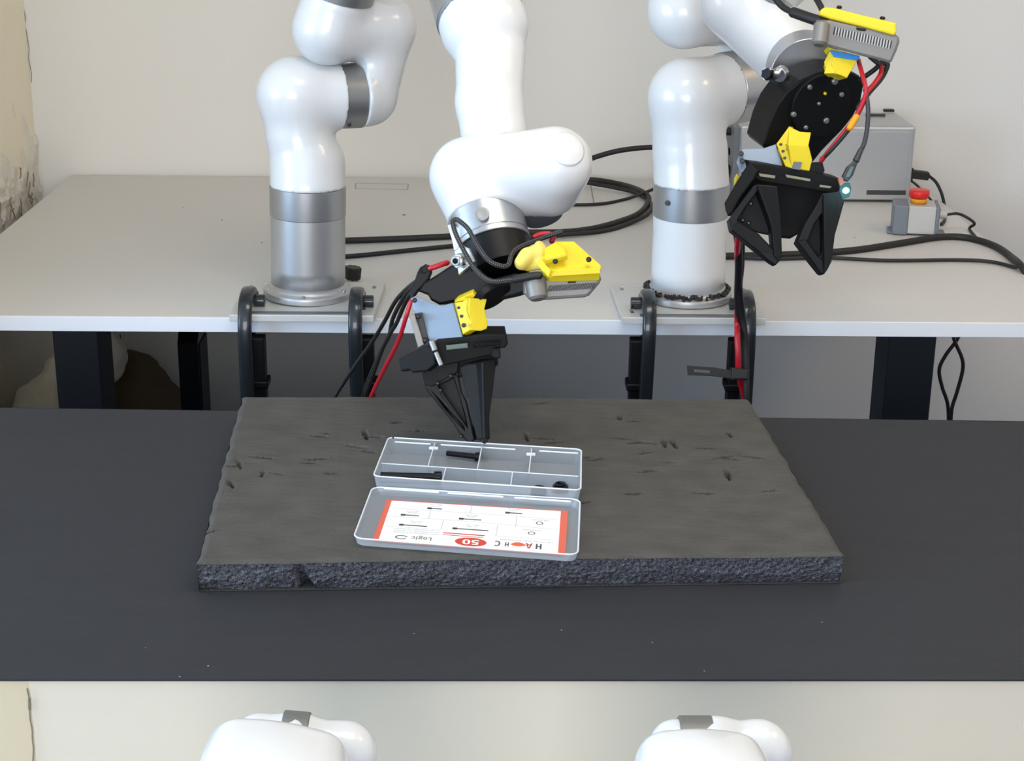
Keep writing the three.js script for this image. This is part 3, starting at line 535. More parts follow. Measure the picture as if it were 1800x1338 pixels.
// ---------------------------------------------------------------- under the white table
{
  const r = thing('tower_case', 'tall glossy black case standing under the white table', 'case', V(-0.57, 0, -2.93));
  const s = new THREE.Shape([[0, 0], [0.1, 0], [0.1, 0.66], [0.06, 0.66], [0, 0.592]].map(p => new THREE.Vector2(p[0], p[1])));
  part('body', new THREE.ExtrudeGeometry(s, { depth: 0.034, bevelEnabled: true, bevelSize: 0.002, bevelThickness: 0.002, bevelSegments: 2 }).applyMatrix4(frameM(V(-0.59, 0.003, -2.905), V(0, 0, -1), V(0, 1, 0), V(1, 0, 0))), M.blackGloss, r);
  part('side_panel', box(-0.5545, -0.552, 0.01, 0.59, -2.99, -2.915, 0.0008), M.black, r);
}
function crumple(caps, k, seedv, amp) {
  return (() => { const lo = [1e9, 1e9, 1e9], hi = [-1e9, -1e9, -1e9]; for (const [a, ra, b, rb] of caps) for (const [p, q] of [[a, ra], [b, rb]]) p.toArray().forEach((c, i) => { lo[i] = Math.min(lo[i], c - q - 0.05); hi[i] = Math.max(hi[i], c + q + 0.05); });
    lo[1] = Math.max(lo[1], -0.02);
    return net(p => { let d = 1e3; for (const [a, ra, b, rb] of caps) d = smin(d, capsuleD(p, a, b, ra, rb), k); const x = p[0], y = p[1], z = p[2];
      const f = (1 - Math.abs(nz(x * 9 + seedv, y * 7, z * 9))) * 0.6 + (1 - Math.abs(nz(x * 21, y * 16 + seedv, z * 20))) * 0.3; return Math.max(d - amp * (f - 0.55), 0.002 - y); }, lo, hi, 0.011); })();
}
{
  const b = thing('plastic_bag', 'crumpled beige plastic bag beside the left leg under the table', 'bag', V(-0.9, 0, -3.2));
  part('bag_body', crumple([[V(-0.95, 0.1, -3.25), 0.09, V(-0.94, 0.3, -3.28), 0.085], [V(-0.94, 0.1, -3.25), 0.09, V(-0.85, 0.12, -3.3), 0.1], [V(-0.92, 0.3, -3.28), 0.06, V(-0.905, 0.41, -3.3), 0.035]], 0.06, 3.3, 0.05), M.bag, b);
  part('bag_neck', crumple([[V(-0.905, 0.38, -3.3), 0.04, V(-0.85, 0.46, -3.3), 0.05], [V(-0.85, 0.46, -3.3), 0.05, V(-0.825, 0.44, -3.3), 0.03], [V(-0.83, 0.44, -3.3), 0.025, V(-0.815, 0.40, -3.3), 0.015]], 0.03, 7.1, 0.03), M.bag, b);
  const s = thing('sack', 'brown slumped sack behind the left table leg', 'sack', V(-0.78, 0, -3.42));
  part('sack_body', crumple([[V(-0.80, 0.12, -3.44), 0.1, V(-0.795, 0.30, -3.44), 0.05], [V(-0.76, 0.1, -3.44), 0.1, V(-0.735, 0.22, -3.44), 0.07], [V(-0.795, 0.30, -3.44), 0.05, V(-0.80, 0.385, -3.44), 0.02]], 0.08, 1.7, 0.04), M.sack, s);
  cable('cord', 'thin dark cord hanging on the wall behind the sack', [onZ(211, 588, -3.6), onZ(214, 605, -3.6), onZ(217, 620, -3.6), onZ(220, 632, -3.6), onZ(222, 650, -3.6)], 0.0014, M.slot);
  const D = -3.05;
  cable('cord', 'black cord bowing left below the right table end', [onZ(1688, 585, D), onZ(1680, 601, D), onZ(1662, 625, D), onZ(1651, 650, D), onZ(1656, 680, D), onZ(1666, 712, D), onZ(1668, 760, D)], 0.0037);
  cable('cord', 'black cord bowing right below the right table end', [onZ(1674, 585, D + 0.02), onZ(1679, 602, D + 0.02), onZ(1691, 630, D + 0.02), onZ(1692, 652, D + 0.02), onZ(1682, 690, D + 0.02), onZ(1673, 720, D + 0.02), onZ(1671, 760, D + 0.02)], 0.0037);
}
// ---------------------------------------------------------------- robot arms
function bandBolt(p, n, r) { return latheAt([[0, 0.0006], [r * 0.55, 0.0006], [r, 0.0012], [r * 1.05, 0.0002], [r, -0.002], [0, -0.002]].reverse(), p, n, 20); }
function baseColumn(r, foot, top, matLow, topMat, seamV) {
  const d = top.clone().sub(foot), L = d.length();
  part('base_flange', latheAt([[0.02, 0], [0.0735, 0], [0.0755, 0.002], [0.0755, 0.010], [0.0735, 0.0125], [0.0695, 0.0132], [0.066, 0.016], [0.0635, 0.0225], [0.05, 0.0225]], foot, d, 96), std(0xb4b5b7, 0.4, 0.65), r);
  part('base_column', latheAt([[0.0, 0.012], [0.0628, 0.012], [0.0622, 0.05], [0.0622, L * seamV], [0.0615, L * seamV + 0.0008], [0.0, L * seamV + 0.0008]], foot, d, 96), matLow, r);
  part('joint_ring', latheAt([[0.0, L * seamV + 0.001], [0.0622, L * seamV + 0.001], [0.0634, L * seamV + 0.002], [0.0634, L - 0.001], [0.0626, L], [0, L]], foot, d, 96), topMat, r);
  for (const a of [0.4, 1.57, 2.75]) { const dir = V(Math.cos(a), 0, Math.sin(a)); part('flange_screw', cyl(foot.clone().addScaledVector(dir, 0.069).add(V(0, 0.0118, 0)), foot.clone().addScaledVector(dir, 0.069).add(V(0, 0.0162, 0)), 0.0035, 0.0035, 16), M.steel, r); }
}
const ZB = -2.655;
const dB = 2.70;
// ---- left arm
{
  const foot = onY(542, 524, PY); foot.z = ZB; const f0 = V(onZ(542, 520, ZB).x, PY, ZB), top = onZ(541, 326, ZB);
  const r = thing('robot_arm', 'white robot arm on a silver column, gripper lowered to the open box', 'robot arm', f0.clone());
  baseColumn(r, f0, top, M.alu, M.silver, 0.735);
  const fr = ray(595, 356); part('ring_screw', bandBolt(onZ(596, 357, ZB).add(V(-0.002, 0, 0.024)), V(0.8, 0.1, 0.6), 0.0042), M.slot, r);
  const D0 = 2.69;
  const ra = at(596, 169, D0 - 0.015), rb = at(633, 167, D0 - 0.006);
  const ax = rb.clone().sub(ra).normalize().add(cs(0, 0, -1).multiplyScalar(0.14)).normalize(), L = ra.distanceTo(rb);
  const rbb = ra.clone().addScaledVector(ax, L * 1.02), UP = top.clone().sub(f0).normalize(), dn = UP.clone().negate();
  part('shoulder', blob([
    seg([541, 330, D0, 66], [540, 290, D0, 65.5], 0.004, [[top, dn]]), seg([540, 290, D0, 65], [524, 236, D0 - 0.015, 55], 0.006), seg([524, 236, D0 - 0.015, 55], [519, 168, D0 - 0.03, 63], 0.01), seg([519, 168, D0 - 0.03, 63], [600, 169, D0 - 0.015, 57.5], 0.022, [[ra, ax]]),
  ], 0.01, 0.004), M.white, r);

  part('joint_ring', cyl(ra, rbb, m(56.5, D0), m(56.5, D0), 72), M.silverDark, r);
  part('ring_screw', bandBolt(at(614, 219.5, D0 - 0.055), cs(0.2, -0.8, 0.6), 0.0035), M.slot, r);
  const D2 = D0 - 0.0;
  const ea = at(596, -8, D0 - 0.085), ea2 = at(614, -66, D0 - 0.095), eax = ea2.clone().sub(ea).normalize().add(cs(0, 0, 1).multiplyScalar(0.3)).normalize(), eb = ea.clone().addScaledVector(eax, 0.055);
  part('upper_link', blob([
    seg([630, 168, D0 - 0.01, 55.5], [644, 166, D0 + 0.004, 54.5], 0.003, [[rbb, ax.clone().negate()]]), seg([644, 166, D0 + 0.004, 54], [672, 46, D0 - 0.005, 56.5], 0.006, [[rbb, ax.clone().negate()]]), seg([672, 46, D0 - 0.005, 56.5], [655, 10, D0 - 0.02, 50], 0.01, [[ea, eax]]),
    [...ball(668, 50, D0 - 0.015, 54), ...ball(575, 52, D0 - 0.07, 58), 0.02], [...ball(574, 54, D0 - 0.07, 58), ...ball(588, 10, D0 - 0.08, 61), 0.012, [[ea, eax]]],
  ], 0.02, 0.004), M.white, r);
  part('joint_ring', cyl(ea, eb, m(61.5, D0 - 0.085), m(61.5, D0 - 0.085), 72), M.silverDark, r);
  part('upper_arm', blob([[eb, 0.057, ...ball(650, -150, 2.56, 60), 0.01, [[eb, eax.clone().negate()]]], seg([650, -150, 2.56, 60], [650, -152, 2.56, 60]), seg([650, -150, 2.56, 60], [690, -230, 2.45, 62]), seg([690, -230, 2.45, 62], [770, -200, 2.30, 70]), seg([770, -200, 2.30, 70], [812, -62, 2.19, 76])], 0.01, 0.007), M.white, r);
  // forearm
  const A0 = at(826, -28, 2.172), A1 = at(844, 31, 2.14);
  part('joint_ring', cyl(A0, A1, m(78, 2.15), m(78, 2.15), 72), M.silver, r);
  part('ring_screw', bandBolt(at(789, 1, 2.112), cs(-0.55, 0.25, 0.8), 0.0042), M.slot, r);
  const fax = A1.clone().sub(A0).normalize();
  part('forearm', blob([seg([839, 15, 2.15, 77], [851, 46, 2.14, 78], 0.003, [[A1, fax.clone().negate()]]), [...ball(862, 96, 2.13, 62), ...ball(860, 180, 2.10, 58), 0.007], [...ball(860, 180, 2.10, 58.5), ...ball(872, 262, 2.07, 58), 0.008]], 0.01, 0.004), M.white, r);
  const w0 = at(853, 378, 2.035), w1 = at(865, 423, 2.022), w2 = at(867.5, 433, 2.019), w3 = at(880, 478, 2.006), wx = w1.clone().sub(w0).normalize();
  part('wrist', blob([seg([823, 312, 2.05, 64], [854, 385, 2.033, 65.5], 0.004, [[w0, wx]]), seg([826, 308, 2.045, 62], [976, 288, 2.0, 65.5], 0.02), [...ball(890, 325, 2.05, 52), ...ball(966, 325, 2.035, 56), 0.02], [...ball(870, 262, 2.07, 57), ...ball(860, 300, 2.05, 56), 0.012]], 0.012, 0.004), M.white, r);
  const capN = cs(0.30, 0.30, 0.9), capC = at(977, 287, 2.0), capR = m(65.5, 2.0) + 0.0009, dome = [];
  for (let i = 0; i <= 10; i++) { const a = i / 10 * 0.50; dome.push([capR * Math.sin(a), capR * Math.cos(a)]); }
  dome.push([capR * Math.sin(0.52), capR * Math.cos(0.52) - 0.004]);
  part('joint_cap', latheAt(dome.reverse(), capC, capN, 64), M.white, r);
  part('lower_cap', cyl(at(945, 350, 2.06), at(956, 384, 2.05), m(44, 2.03), m(40, 2.03), 48, 0.004), M.silverDark, r);
  part('joint_ring', [cyl(w0, w1, m(66.5, 2.03), m(66, 2.03), 72), cyl(w1, w1.clone().lerp(w2, 0.12), m(65, 2.03), m(65, 2.03), 72, 0), cyl(w1.clone().lerp(w2, 0.12), w2, m(66, 2.03), m(66, 2.03), 72)], M.silver, r);
  part('ring_screw', bandBolt(at(848, 376, 1.9785), cs(-0.1, 0.25, 0.95), 0.0085), M.silverDark, r);
  // gripper carrier and gripper
  const g = part('gripper', [
    cyl(w2, w3, m(63.5, 2.02), m(60, 2.02), 72),
    plate([[734, 512], [744, 496], [758, 489], [790, 468], [803, 462], [812, 478], [838, 462], [860, 492], [905, 480], [946, 490], [940, 508], [902, 521], [870, 528], [845, 524], [800, 530], [772, 536], [757, 528], [752, 519]], 1.985, 0.075, { n: [-0.1, -0.05, 1], bevel: 0.003 }),
    plate([[733, 480], [738, 470], [748, 464], [757, 467], [759, 477], [754, 490], [744, 502], [734, 512], [722, 530], [719, 512], [728, 496]], 1.99, 0.02, { bevel: 0.002, holes: [[[745, 473], [750, 477], [745, 479]]] }),
    cyl(at(862, 515, 1.975), at(868, 524, 1.972), m(38, 1.98), m(34, 1.98), 48),
  ], M.black, r, 'black gripper with two hollow fingers held together');
  parts('steel_clamp', [plate([[786, 396], [796, 392], [806, 402], [812, 430], [806, 444], [798, 440], [794, 420]], 2.0, 0.012), plate([[798, 441], [812, 431], [824, 436], [834, 459], [806, 483]], 1.962, 0.006, { n: [-0.4, 0.1, 0.9] })], M.alu, g);
  part('clamp_bolt', [cyl(at(815, 457, 1.965), at(803, 459, 1.945), m(13, 1.96), m(13, 1.96), 6), cyl(at(804, 458.5, 1.948), at(800, 459, 1.94), m(9, 1.95), m(9, 1.95), 24)], M.steel, g);
  part('clamp_bolt_socket', cyl(at(800.6, 458.9, 1.9405), at(799.5, 459.1, 1.9385), m(5.5, 1.94), m(5.5, 1.94), 6), M.blackGloss, g);
  part('blue_plate', plate([[722, 524], [730, 520], [752, 530], [776, 537], [796, 532], [815, 598], [785, 604], [758, 609], [750, 590], [740, 560], [727, 545]], 1.975, 0.006, { n: [-0.25, 0.1, 0.95] }), M.blueMetal, g, 'blue-grey bent metal plate');
  part('rail', [plate([[719, 554], [729, 551], [746, 606], [735, 612]], 1.97, 0.01)], M.camGrey, g);
  part('rail_back', plate([[729, 551], [741, 549], [753, 596], [746, 606]], 1.972, 0.008), M.slot, g);
  for (const [u, v] of [[729, 528], [735, 556], [747, 598]]) part('plate_screw', cyl(at(u, v, 1.972), at(u, v, 1.962), m(4.5, 1.97), m(4, 1.97), 16), M.screw, g);
  const yw = part('yellow_bracket', [
    plate([[798, 532], [812, 530], [825, 524], [823, 548], [829, 569], [827, 580], [813, 588]], 1.962, 0.012, { n: [-0.62, 0.05, 0.78] }),
    plate([[825, 524], [856, 526], [852, 543], [855, 555], [858, 570], [856, 578], [846, 582], [828, 581], [829, 569], [823, 548]], 1.958, 0.045, { n: [0.3, -0.1, 0.95] }),
    plate([[799, 532], [806, 525], [832, 514], [838, 521], [826, 527]], 1.975, 0.02, { n: [0, -0.35, 0.93] }),
  ], M.yellow, g, 'yellow printed wedge bracket');
  for (const [u, v, s] of [[807, 541, 2.6], [812, 556, 3], [816, 572, 4]]) part('bracket_hole', cyl(at(u, v, 1.955), at(u - 1, v, 1.9485), m(s, 1.95), m(s, 1.95), 20, 0), M.screw, yw);
  part('gripper_frame', [
    plate([[752, 613], [770, 599], [812, 593], [846, 587], [890, 587], [893, 605], [888, 612], [868, 614], [872, 628], [858, 626], [782, 643], [768, 641], [760, 622]], 1.965, 0.045, { n: [0.05, -0.25, 0.95], bevel: 0.002 }),
    plate([[866, 612], [879, 612], [880, 629], [873, 631], [864, 627]], 1.955, 0.03, { bevel: 0.002 }),
    plate([[700, 631], [712, 624], [748, 607], [762, 612], [765, 640], [750, 652], [724, 655], [719, 650], [704, 653]], 1.962, 0.022, { n: [-0.3, 0, 0.95], bevel: 0.002 }),
    plate([[800, 634], [874, 620], [876, 640], [866, 650], [806, 664]], 1.985, 0.02),
    plate([[742, 657], [752, 648], [770, 641], [806, 636], [804, 655], [790, 662], [760, 680], [746, 677]], 1.972, 0.035),
  ], M.blackMatte, g);
  parts('guide_pin', [cyl(at(758, 599, 1.955), at(765, 617, 1.953), m(5.5, 1.95)), cyl(at(766, 619, 1.953), at(776, 643, 1.95), m(4.5, 1.95))], M.silverDark, g);
  part('circuit_board', plate([[784, 608], [822, 604], [823, 612], [785, 616]], 1.9475, 0.004, { n: [0.05, -0.25, 0.95] }), std(0x596a5c, 0.5), g, 'green-grey strip in the gripper frame');
  part('frame_groove', [plate([[832, 605], [880, 600], [880, 607], [833, 612]], 1.9475, 0.003, { n: [0.05, -0.25, 0.95] })], M.blackGloss, g);
  const F1 = [[743, 659], [754, 672], [772, 662], [797, 655], [806, 662], [812, 690], [820, 705], [828, 739], [835, 774], [823, 780], [806, 760], [796, 744], [775, 718], [748, 684]];
  part('finger', [
    plate(F1, 1.975, 0.024, { bevel: 0.002, holes: [[[757, 682], [766, 680], [780, 703], [803, 733], [816, 752], [817, 757], [800, 740], [780, 715]], [[771, 678], [798, 665], [807, 694], [820, 738], [822, 752], [800, 722], [778, 695]]] }),
    plate([[757, 680], [798, 662], [808, 692], [824, 756], [816, 754], [780, 714]], 1.992, 0.004),
  ], M.fingerBlack, g);
  parts('finger_screw', [[769, 674], [774, 686], [792, 661]].map(([u, v]) => cyl(at(u, v, 1.975), at(u, v, 1.964), m(3.4, 1.97))), M.screw, g);
  part('finger', [
    plate([[808, 645], [818, 640], [847, 637], [850, 700], [852, 772], [846, 776], [838, 772], [828, 735], [822, 700], [812, 668]], 1.968, 0.026, { n: [-0.25, 0, 0.97], bevel: 0.002 }),
    plate([[847, 637], [868, 631], [872, 645], [867, 690], [861, 730], [857, 768], [853, 774], [850, 700]], 1.962, 0.028, { n: [0.55, 0, 0.83], bevel: 0.0015 }),
    plate([[846, 638], [850, 638], [853, 770], [849, 771]], 1.95, 0.006, { bevel: 0.0008 }),
  ], M.fingerBlack, g);
  parts('finger_tip_screw', [cyl(at(848, 773, 1.975), at(852, 775, 1.955), m(5.2, 1.97)), cyl(at(814, 765, 1.985), at(810, 767, 1.97), m(3.6, 1.97))], M.screw, g);
  // camera on the gripper carrier
  const cam = part('depth_camera', [
    plate([[921, 500], [928, 486], [945, 480], [963, 487], [1055, 482], [1057.5, 491], [1054, 499], [1036, 520], [1028, 523], [946, 528.5], [930, 526], [921, 516]], [990, 500, 1.94], 0.024, { n: [0.05, -0.1, 1], bevel: 0.004 }),
    cyl(at(940, 488, 1.935), at(946, 527, 1.93), m(19, 1.935), m(17, 1.935), 40, 0.003),
  ], M.camGrey, r, 'silver depth camera bar under a yellow cover');
  part('camera_cover', [
    plate([[956, 436], [978, 424], [1009, 423.6], [1031, 443], [1057, 466], [1055, 474], [967, 477], [953, 458]], 1.935, 0.02, { n: [0.05, 0.62, 0.78], bevel: 0.0015 }),
    plate([[967, 475], [1056.5, 470], [1055, 481.5], [963, 487]], 1.921, 0.02, { n: [0.05, -0.2, 0.98], bevel: 0.0012 }),
    plate([[941, 462], [952, 455], [967, 475], [963, 487], [955, 480]], 1.924, 0.015, { n: [-0.7, 0.15, 0.7], bevel: 0.0012 }),
    plate([[956, 436], [978, 424], [994, 436], [996, 446], [982, 450], [956, 455]], 1.920, 0.01, { n: [-0.2, 0.72, 0.66], bevel: 0.003 }),
  ], M.yellow, cam, 'yellow printed camera cover');
  for (const [u, v] of [[976, 459.5], [1035, 456.5]]) part('cover_screw', cyl(at(u, v, 1.922), at(u, v - 0.6, 1.9145), m(5, 1.92), m(4.6, 1.92), 18), M.screw, cam);
  part('yellow_putty', blob([seg([917, 462, 1.94, 13], [927, 450, 1.94, 12]), seg([927, 450, 1.94, 12], [948, 441, 1.94, 13]), seg([948, 430, 1.945, 6], [951, 458, 1.94, 10]), seg([930, 472, 1.945, 5], [950, 466, 1.94, 8])], 0.008, 0.0018), M.yellowPale, cam);
  const gr = []; for (let i = 0; i < 29; i++) { const t = i / 28, u = 962 + 80 * t, v0 = 503 - 5 * t; gr.push(plate([[u + 3.6, v0 - 1 - 2 * t * 0], [u + 5.3, v0 - 1], [u + 1.7, v0 + 9.5], [u, v0 + 9.5]], [990, 500, 1.94], 0.002, { n: [0.05, -0.1, 1], bevel: 0, from: -0.0008 })); }
  part('vent_grille', gr, M.slot, cam);
  part('side_port', plate([[998, 495], [1012, 494], [1012, 497.5], [998, 498.5]], [990, 500, 1.94], 0.003, { n: [0.05, -0.1, 1], bevel: 0.0003, from: -0.001 }), M.blackGloss, cam);
}
const braid = new THREE.MeshStandardMaterial({ roughness: 0.7, map: dataTex(16, (i, j) => ((i + j) % 8 < 2 && (i - j + 16) % 8 < 4) ? 150 : 26, true, 70, 1.5) });
const tb = (l) => l.map(q => at(...q));
cable('camera_cable', 'braided black cable looping over the silver wrist of the left arm', tb([[986, 407, 1.99], [950, 420, 1.99], [905, 440, 1.96], [893, 466, 1.935], [875, 466, 1.93], [857, 456, 1.93], [838, 430, 1.935], [824, 404, 1.94], [812, 392, 1.945], [802, 386, 1.95], [796, 390, 1.95], [800, 408, 1.945], [812, 434, 1.94], [830, 466, 1.935], [848, 486, 1.93], [868, 495, 1.925], [890, 493, 1.925], [912, 490, 1.925]]), 0.0030, braid);
cable('camera_plug', 'thick black plug of the camera cable at the left arm camera', tb([[905, 491, 1.925], [920, 488, 1.922], [936, 485, 1.921], [948, 484, 1.921]]), 0.0048);
cable('wire', 'red wire from the left gripper down behind the foam', tb([[722, 530, 1.985], [713, 560, 1.99], [700, 600, 2.02], [680, 640, 2.08], [660, 680, 2.16], [645, 715, 2.24], [630, 760, 2.3]]), 0.0028, M.red);
cable('wire', 'short red wire on top of the left gripper', tb([[750, 474, 1.995], [762, 470, 1.99], [776, 465, 1.99], [786, 462, 1.995]]), 0.0034, M.red);
cable('wire', 'small red wire loop behind the left arm wrist', tb([[940, 416, 2.0], [950, 412, 2.0], [964, 411, 2.0], [972, 416, 2.0], [970, 424, 2.0]]), 0.0034, M.red);
for (const [label, l] of [
  ['black wire hanging farthest left from the left gripper', [[735, 492, 2.0], [715, 508, 2.02], [695, 530, 2.06], [676, 565, 2.12], [655, 600, 2.2], [630, 635, 2.26], [606, 670, 2.3], [588, 700, 2.32], [575, 740, 2.34]]],
  ['black wire hanging in the middle of the left gripper bundle', [[730, 500, 2.0], [716, 514, 2.02], [702, 536, 2.05], [690, 562, 2.1], [684, 590, 2.13], [672, 612, 2.17], [655, 650, 2.22], [640, 690, 2.27], [630, 740, 2.32]]],
  ['black wire hanging next to the red wire of the left gripper', [[728, 508, 2.0], [718, 522, 2.01], [708, 542, 2.04], [697, 568, 2.07], [686, 586, 2.1], [672, 614, 2.14], [658, 652, 2.19], [644, 690, 2.24], [634, 740, 2.3]]],
]) cable('wire', label, tb(l), 0.0028);

// ---- right arm
{
  const f0 = V(onZ(1207.5, 526, ZB).x, PY, ZB), top = onZ(1216, 321, ZB);
  const r = thing('robot_arm', 'white robot arm on a white column, open black gripper raised', 'robot arm', f0.clone());
  baseColumn(r, f0, top, M.white, M.silver, 0.715);
  part('ring_screw', bandBolt(onZ(1164, 346, ZB).add(V(0.004, 0, 0.0475)), V(-0.55, 0.1, 0.8), 0.0042), M.slot, r);
  const crumbs = []; for (let i = 0; i < 150; i++) { const a = -0.5 + rnd() * (Math.PI + 1), R = 0.0655 + rnd() * 0.0065; const s = 0.0012 + rnd() * 0.0024; const q = new THREE.IcosahedronGeometry(s, 0).scale(1.6, 0.7 + rnd() * 0.8, 1).rotateY(rnd() * 6); q.translate(f0.x + R * Math.cos(a), f0.y + 0.0145 + 0.003 * rnd() + (0.073 - R) * 0.35, f0.z + R * Math.sin(a)); crumbs.push(q); }
  const cr = part('torn_sealant', crumbs, M.rubber, r, 'ragged dark sealant around the column foot'); cr.userData.kind = 'stuff';
  const D0 = 2.69;
  const ra = at(1272, 157, D0 + 0.005), ax = cs(0.83, 0.23, -0.5), dn = f0.clone().sub(top).normalize();
  part('shoulder', blob([
    seg([1215, 326, D0, 66.5], [1213, 268, D0 - 0.01, 65], 0.004, [[top, dn]]), seg([1213, 268, D0 - 0.01, 65], [1207, 172, D0 - 0.035, 63.5], 0.004), seg([1207, 170, D0 - 0.035, 63.5], [1276, 157, D0 + 0.005, 62.5], 0.02, [[ra, ax]]),
  ], 0.01, 0.004), M.white, r);
  part('joint_ring', cyl(ra, ra.clone().addScaledVector(ax, 0.042), m(64, D0), m(64, D0), 72), M.silver, r);
  part('upper_link', blob([
    [...[ra.clone().addScaledVector(ax, 0.04), m(63, D0)], ...[ra.clone().addScaledVector(ax, 0.07), m(62, D0)], 0.003, [[ra.clone().addScaledVector(ax, 0.042), ax.clone().negate()]]], [...[ra.clone().addScaledVector(ax, 0.07), m(60, D0)], ...ball(1310, 20, D0 + 0.04, 58), 0.01, [[ra.clone().addScaledVector(ax, 0.042), ax.clone().negate()]]], seg([1310, 20, D0 + 0.04, 58], [1203, 20, D0 - 0.06, 62]), seg([1203, 20, D0 - 0.06, 62], [1203, 0, D0 - 0.06, 62]),
  ], 0.012, 0.005), M.white, r);
  part('joint_ring', cyl(at(1203, -25, D0 - 0.06), at(1206, -80, D0 - 0.07), m(62, D0), m(62, D0), 64), M.silverDark, r);
  part('upper_arm', blob([seg([1206, -84, 2.62, 61], [1215, -170, 2.6, 60]), seg([1215, -170, 2.6, 60], [1260, -220, 2.5, 64]), seg([1260, -220, 2.5, 64], [1310, -120, 2.43, 70]), seg([1310, -120, 2.43, 70], [1306, -40, 2.41, 70])], 0.03, 0.007), M.white, r);
  part('wrist', blob([seg([1300, -40, 2.42, 66], [1302, 2, 2.42, 66]), seg([1302, 2, 2.42, 70], [1384, 92, 2.40, 62]), seg([1302, 0, 2.42, 60], [1330, -10, 2.40, 58])], 0.012), M.white, r);
  const wa = at(1326, 0, 2.405), wax = cs(0.72, 0.57, 0.38);
  part('joint_ring', cyl(wa, wa.clone().addScaledVector(wax, 0.04), m(60, 2.4), m(60, 2.4), 64), M.silver, r);
  part('wrist_end', blob([[wa.clone().addScaledVector(wax, 0.045), m(57, 2.4), wa.clone().addScaledVector(wax, 0.07), m(56, 2.38)]], 0.02), M.white, r);
  const N = [0.30, -0.45, 0.84], n = cs(...N), PC = at(1440, 185, 2.28);
  const s1 = at(1412, 117, 2.365), s0 = at(1421, 134, 2.325);
  part('joint_ring', cyl(s1, s0, m(67, 2.34), m(67, 2.34), 72), M.silver, r);
  const g = part('gripper', [
    plate([[1341, 255], [1352, 215], [1366, 184], [1382, 162], [1407, 142], [1434, 130], [1462, 123], [1492, 124], [1512, 134], [1519, 150], [1513, 180], [1500, 205], [1482, 228], [1445, 266], [1430, 285], [1400, 285], [1366, 262], [1345, 262]], [1440, 185, 2.28], 0.056, { n: N, bevel: 0.003 }),
    cyl(PC.clone().addScaledVector(n, -0.002), PC.clone().addScaledVector(n, 0.006), m(57, 2.28), m(56, 2.28), 72),
    plate([[1424, 285], [1446, 284], [1450, 300], [1446, 306], [1430, 307], [1414, 303]], 2.24, 0.03),
  ], M.black, r, 'black gripper with two hollow fingers spread apart');
  for (const [u, v, s, mt] of [[1423, 153, 5, M.silverDark], [1479, 166, 5, M.silverDark], [1395, 201, 5.5, M.silverDark], [1452, 212, 6, M.silverDark], [1416, 224, 4.5, M.silverDark], [1439, 182, 3.6, M.silverDark], [1450, 164, 3, M.yellow], [1467, 143, 7, M.steel]]) {
    const rr = ray(u, v), t = PC.clone().addScaledVector(n, 0.006).sub(camera.position).dot(n) / rr.dot(n), q = camera.position.clone().addScaledVector(rr, t);
    part('plate_screw', [cyl(q.clone().addScaledVector(n, -0.002), q.clone().addScaledVector(n, 0.003), m(s, 2.28), m(s * 0.85, 2.28), 20), cyl(q.clone().addScaledVector(n, 0.0029), q.clone().addScaledVector(n, 0.0034), m(s * 0.45, 2.28), m(s * 0.45, 2.28), 6, 0)], mt, g);
  }
  part('clamp_bolt', [cyl(at(1372, 131, 2.29), at(1349, 130, 2.27), m(9.5, 2.28), m(9.5, 2.28), 6), cyl(at(1353, 130, 2.272), at(1347, 130, 2.266), m(11.5, 2.28), m(11.5, 2.28), 24), cyl(at(1376, 128, 2.285), at(1369, 132, 2.278), m(14, 2.28), m(14, 2.28), 24)], M.steel, g);
  part('clamp_bolt_head', cyl(at(1351, 130, 2.268), at(1346, 130, 2.262), m(12, 2.27), m(10.5, 2.27), 6), M.screw, g);
  part('blue_plate', plate([[1304, 261], [1343, 260], [1364, 253], [1378, 296], [1341, 290], [1323, 287], [1314, 297], [1303, 305], [1294, 285]], 2.245, 0.006, { n: [-0.1, 0.15, 0.97] }), M.blueMetal, g, 'blue-grey bent metal plate');
  for (const [u, v] of [[1303, 270], [1305, 283]]) part('plate_screw', cyl(at(u, v, 2.245), at(u, v, 2.232), m(4.6, 2.24), m(4, 2.24), 18), M.screw, g);
  const yw = part('yellow_bracket', [
    plate([[1364, 253], [1387, 222], [1386, 256], [1392, 296], [1380, 293]], 2.228, 0.012, { n: [-0.6, 0, 0.8] }),
    plate([[1387, 222], [1406, 231], [1426, 232.5], [1421, 258], [1386, 256]], 2.224, 0.05, { n: [0.15, 0.35, 0.92] }),
    plate([[1386, 255], [1422, 257], [1428, 281], [1423, 301], [1392, 296]], 2.222, 0.045, { n: [0.15, -0.25, 0.95] }),
  ], M.yellow, g, 'yellow printed wedge bracket');
  part('yellow_tab', plate([[1292, 312], [1296, 305], [1300, 312], [1294, 322], [1291, 325]], 2.27, 0.01), M.yellow, g);
  for (const [u, v] of [[1373, 254], [1377, 266], [1380, 278]]) part('bracket_hole', cyl(at(u, v, 2.22), at(u - 1, v, 2.211), m(2.6, 2.22), m(2.6, 2.22), 16, 0), M.screw, yw);
  part('bracket_notch', plate([[1397, 285], [1410, 285.5], [1406, 299], [1393, 297]], 2.2165, 0.004, { n: [0.15, -0.25, 0.95], bevel: 0.0004 }), M.greyPlastic, yw);
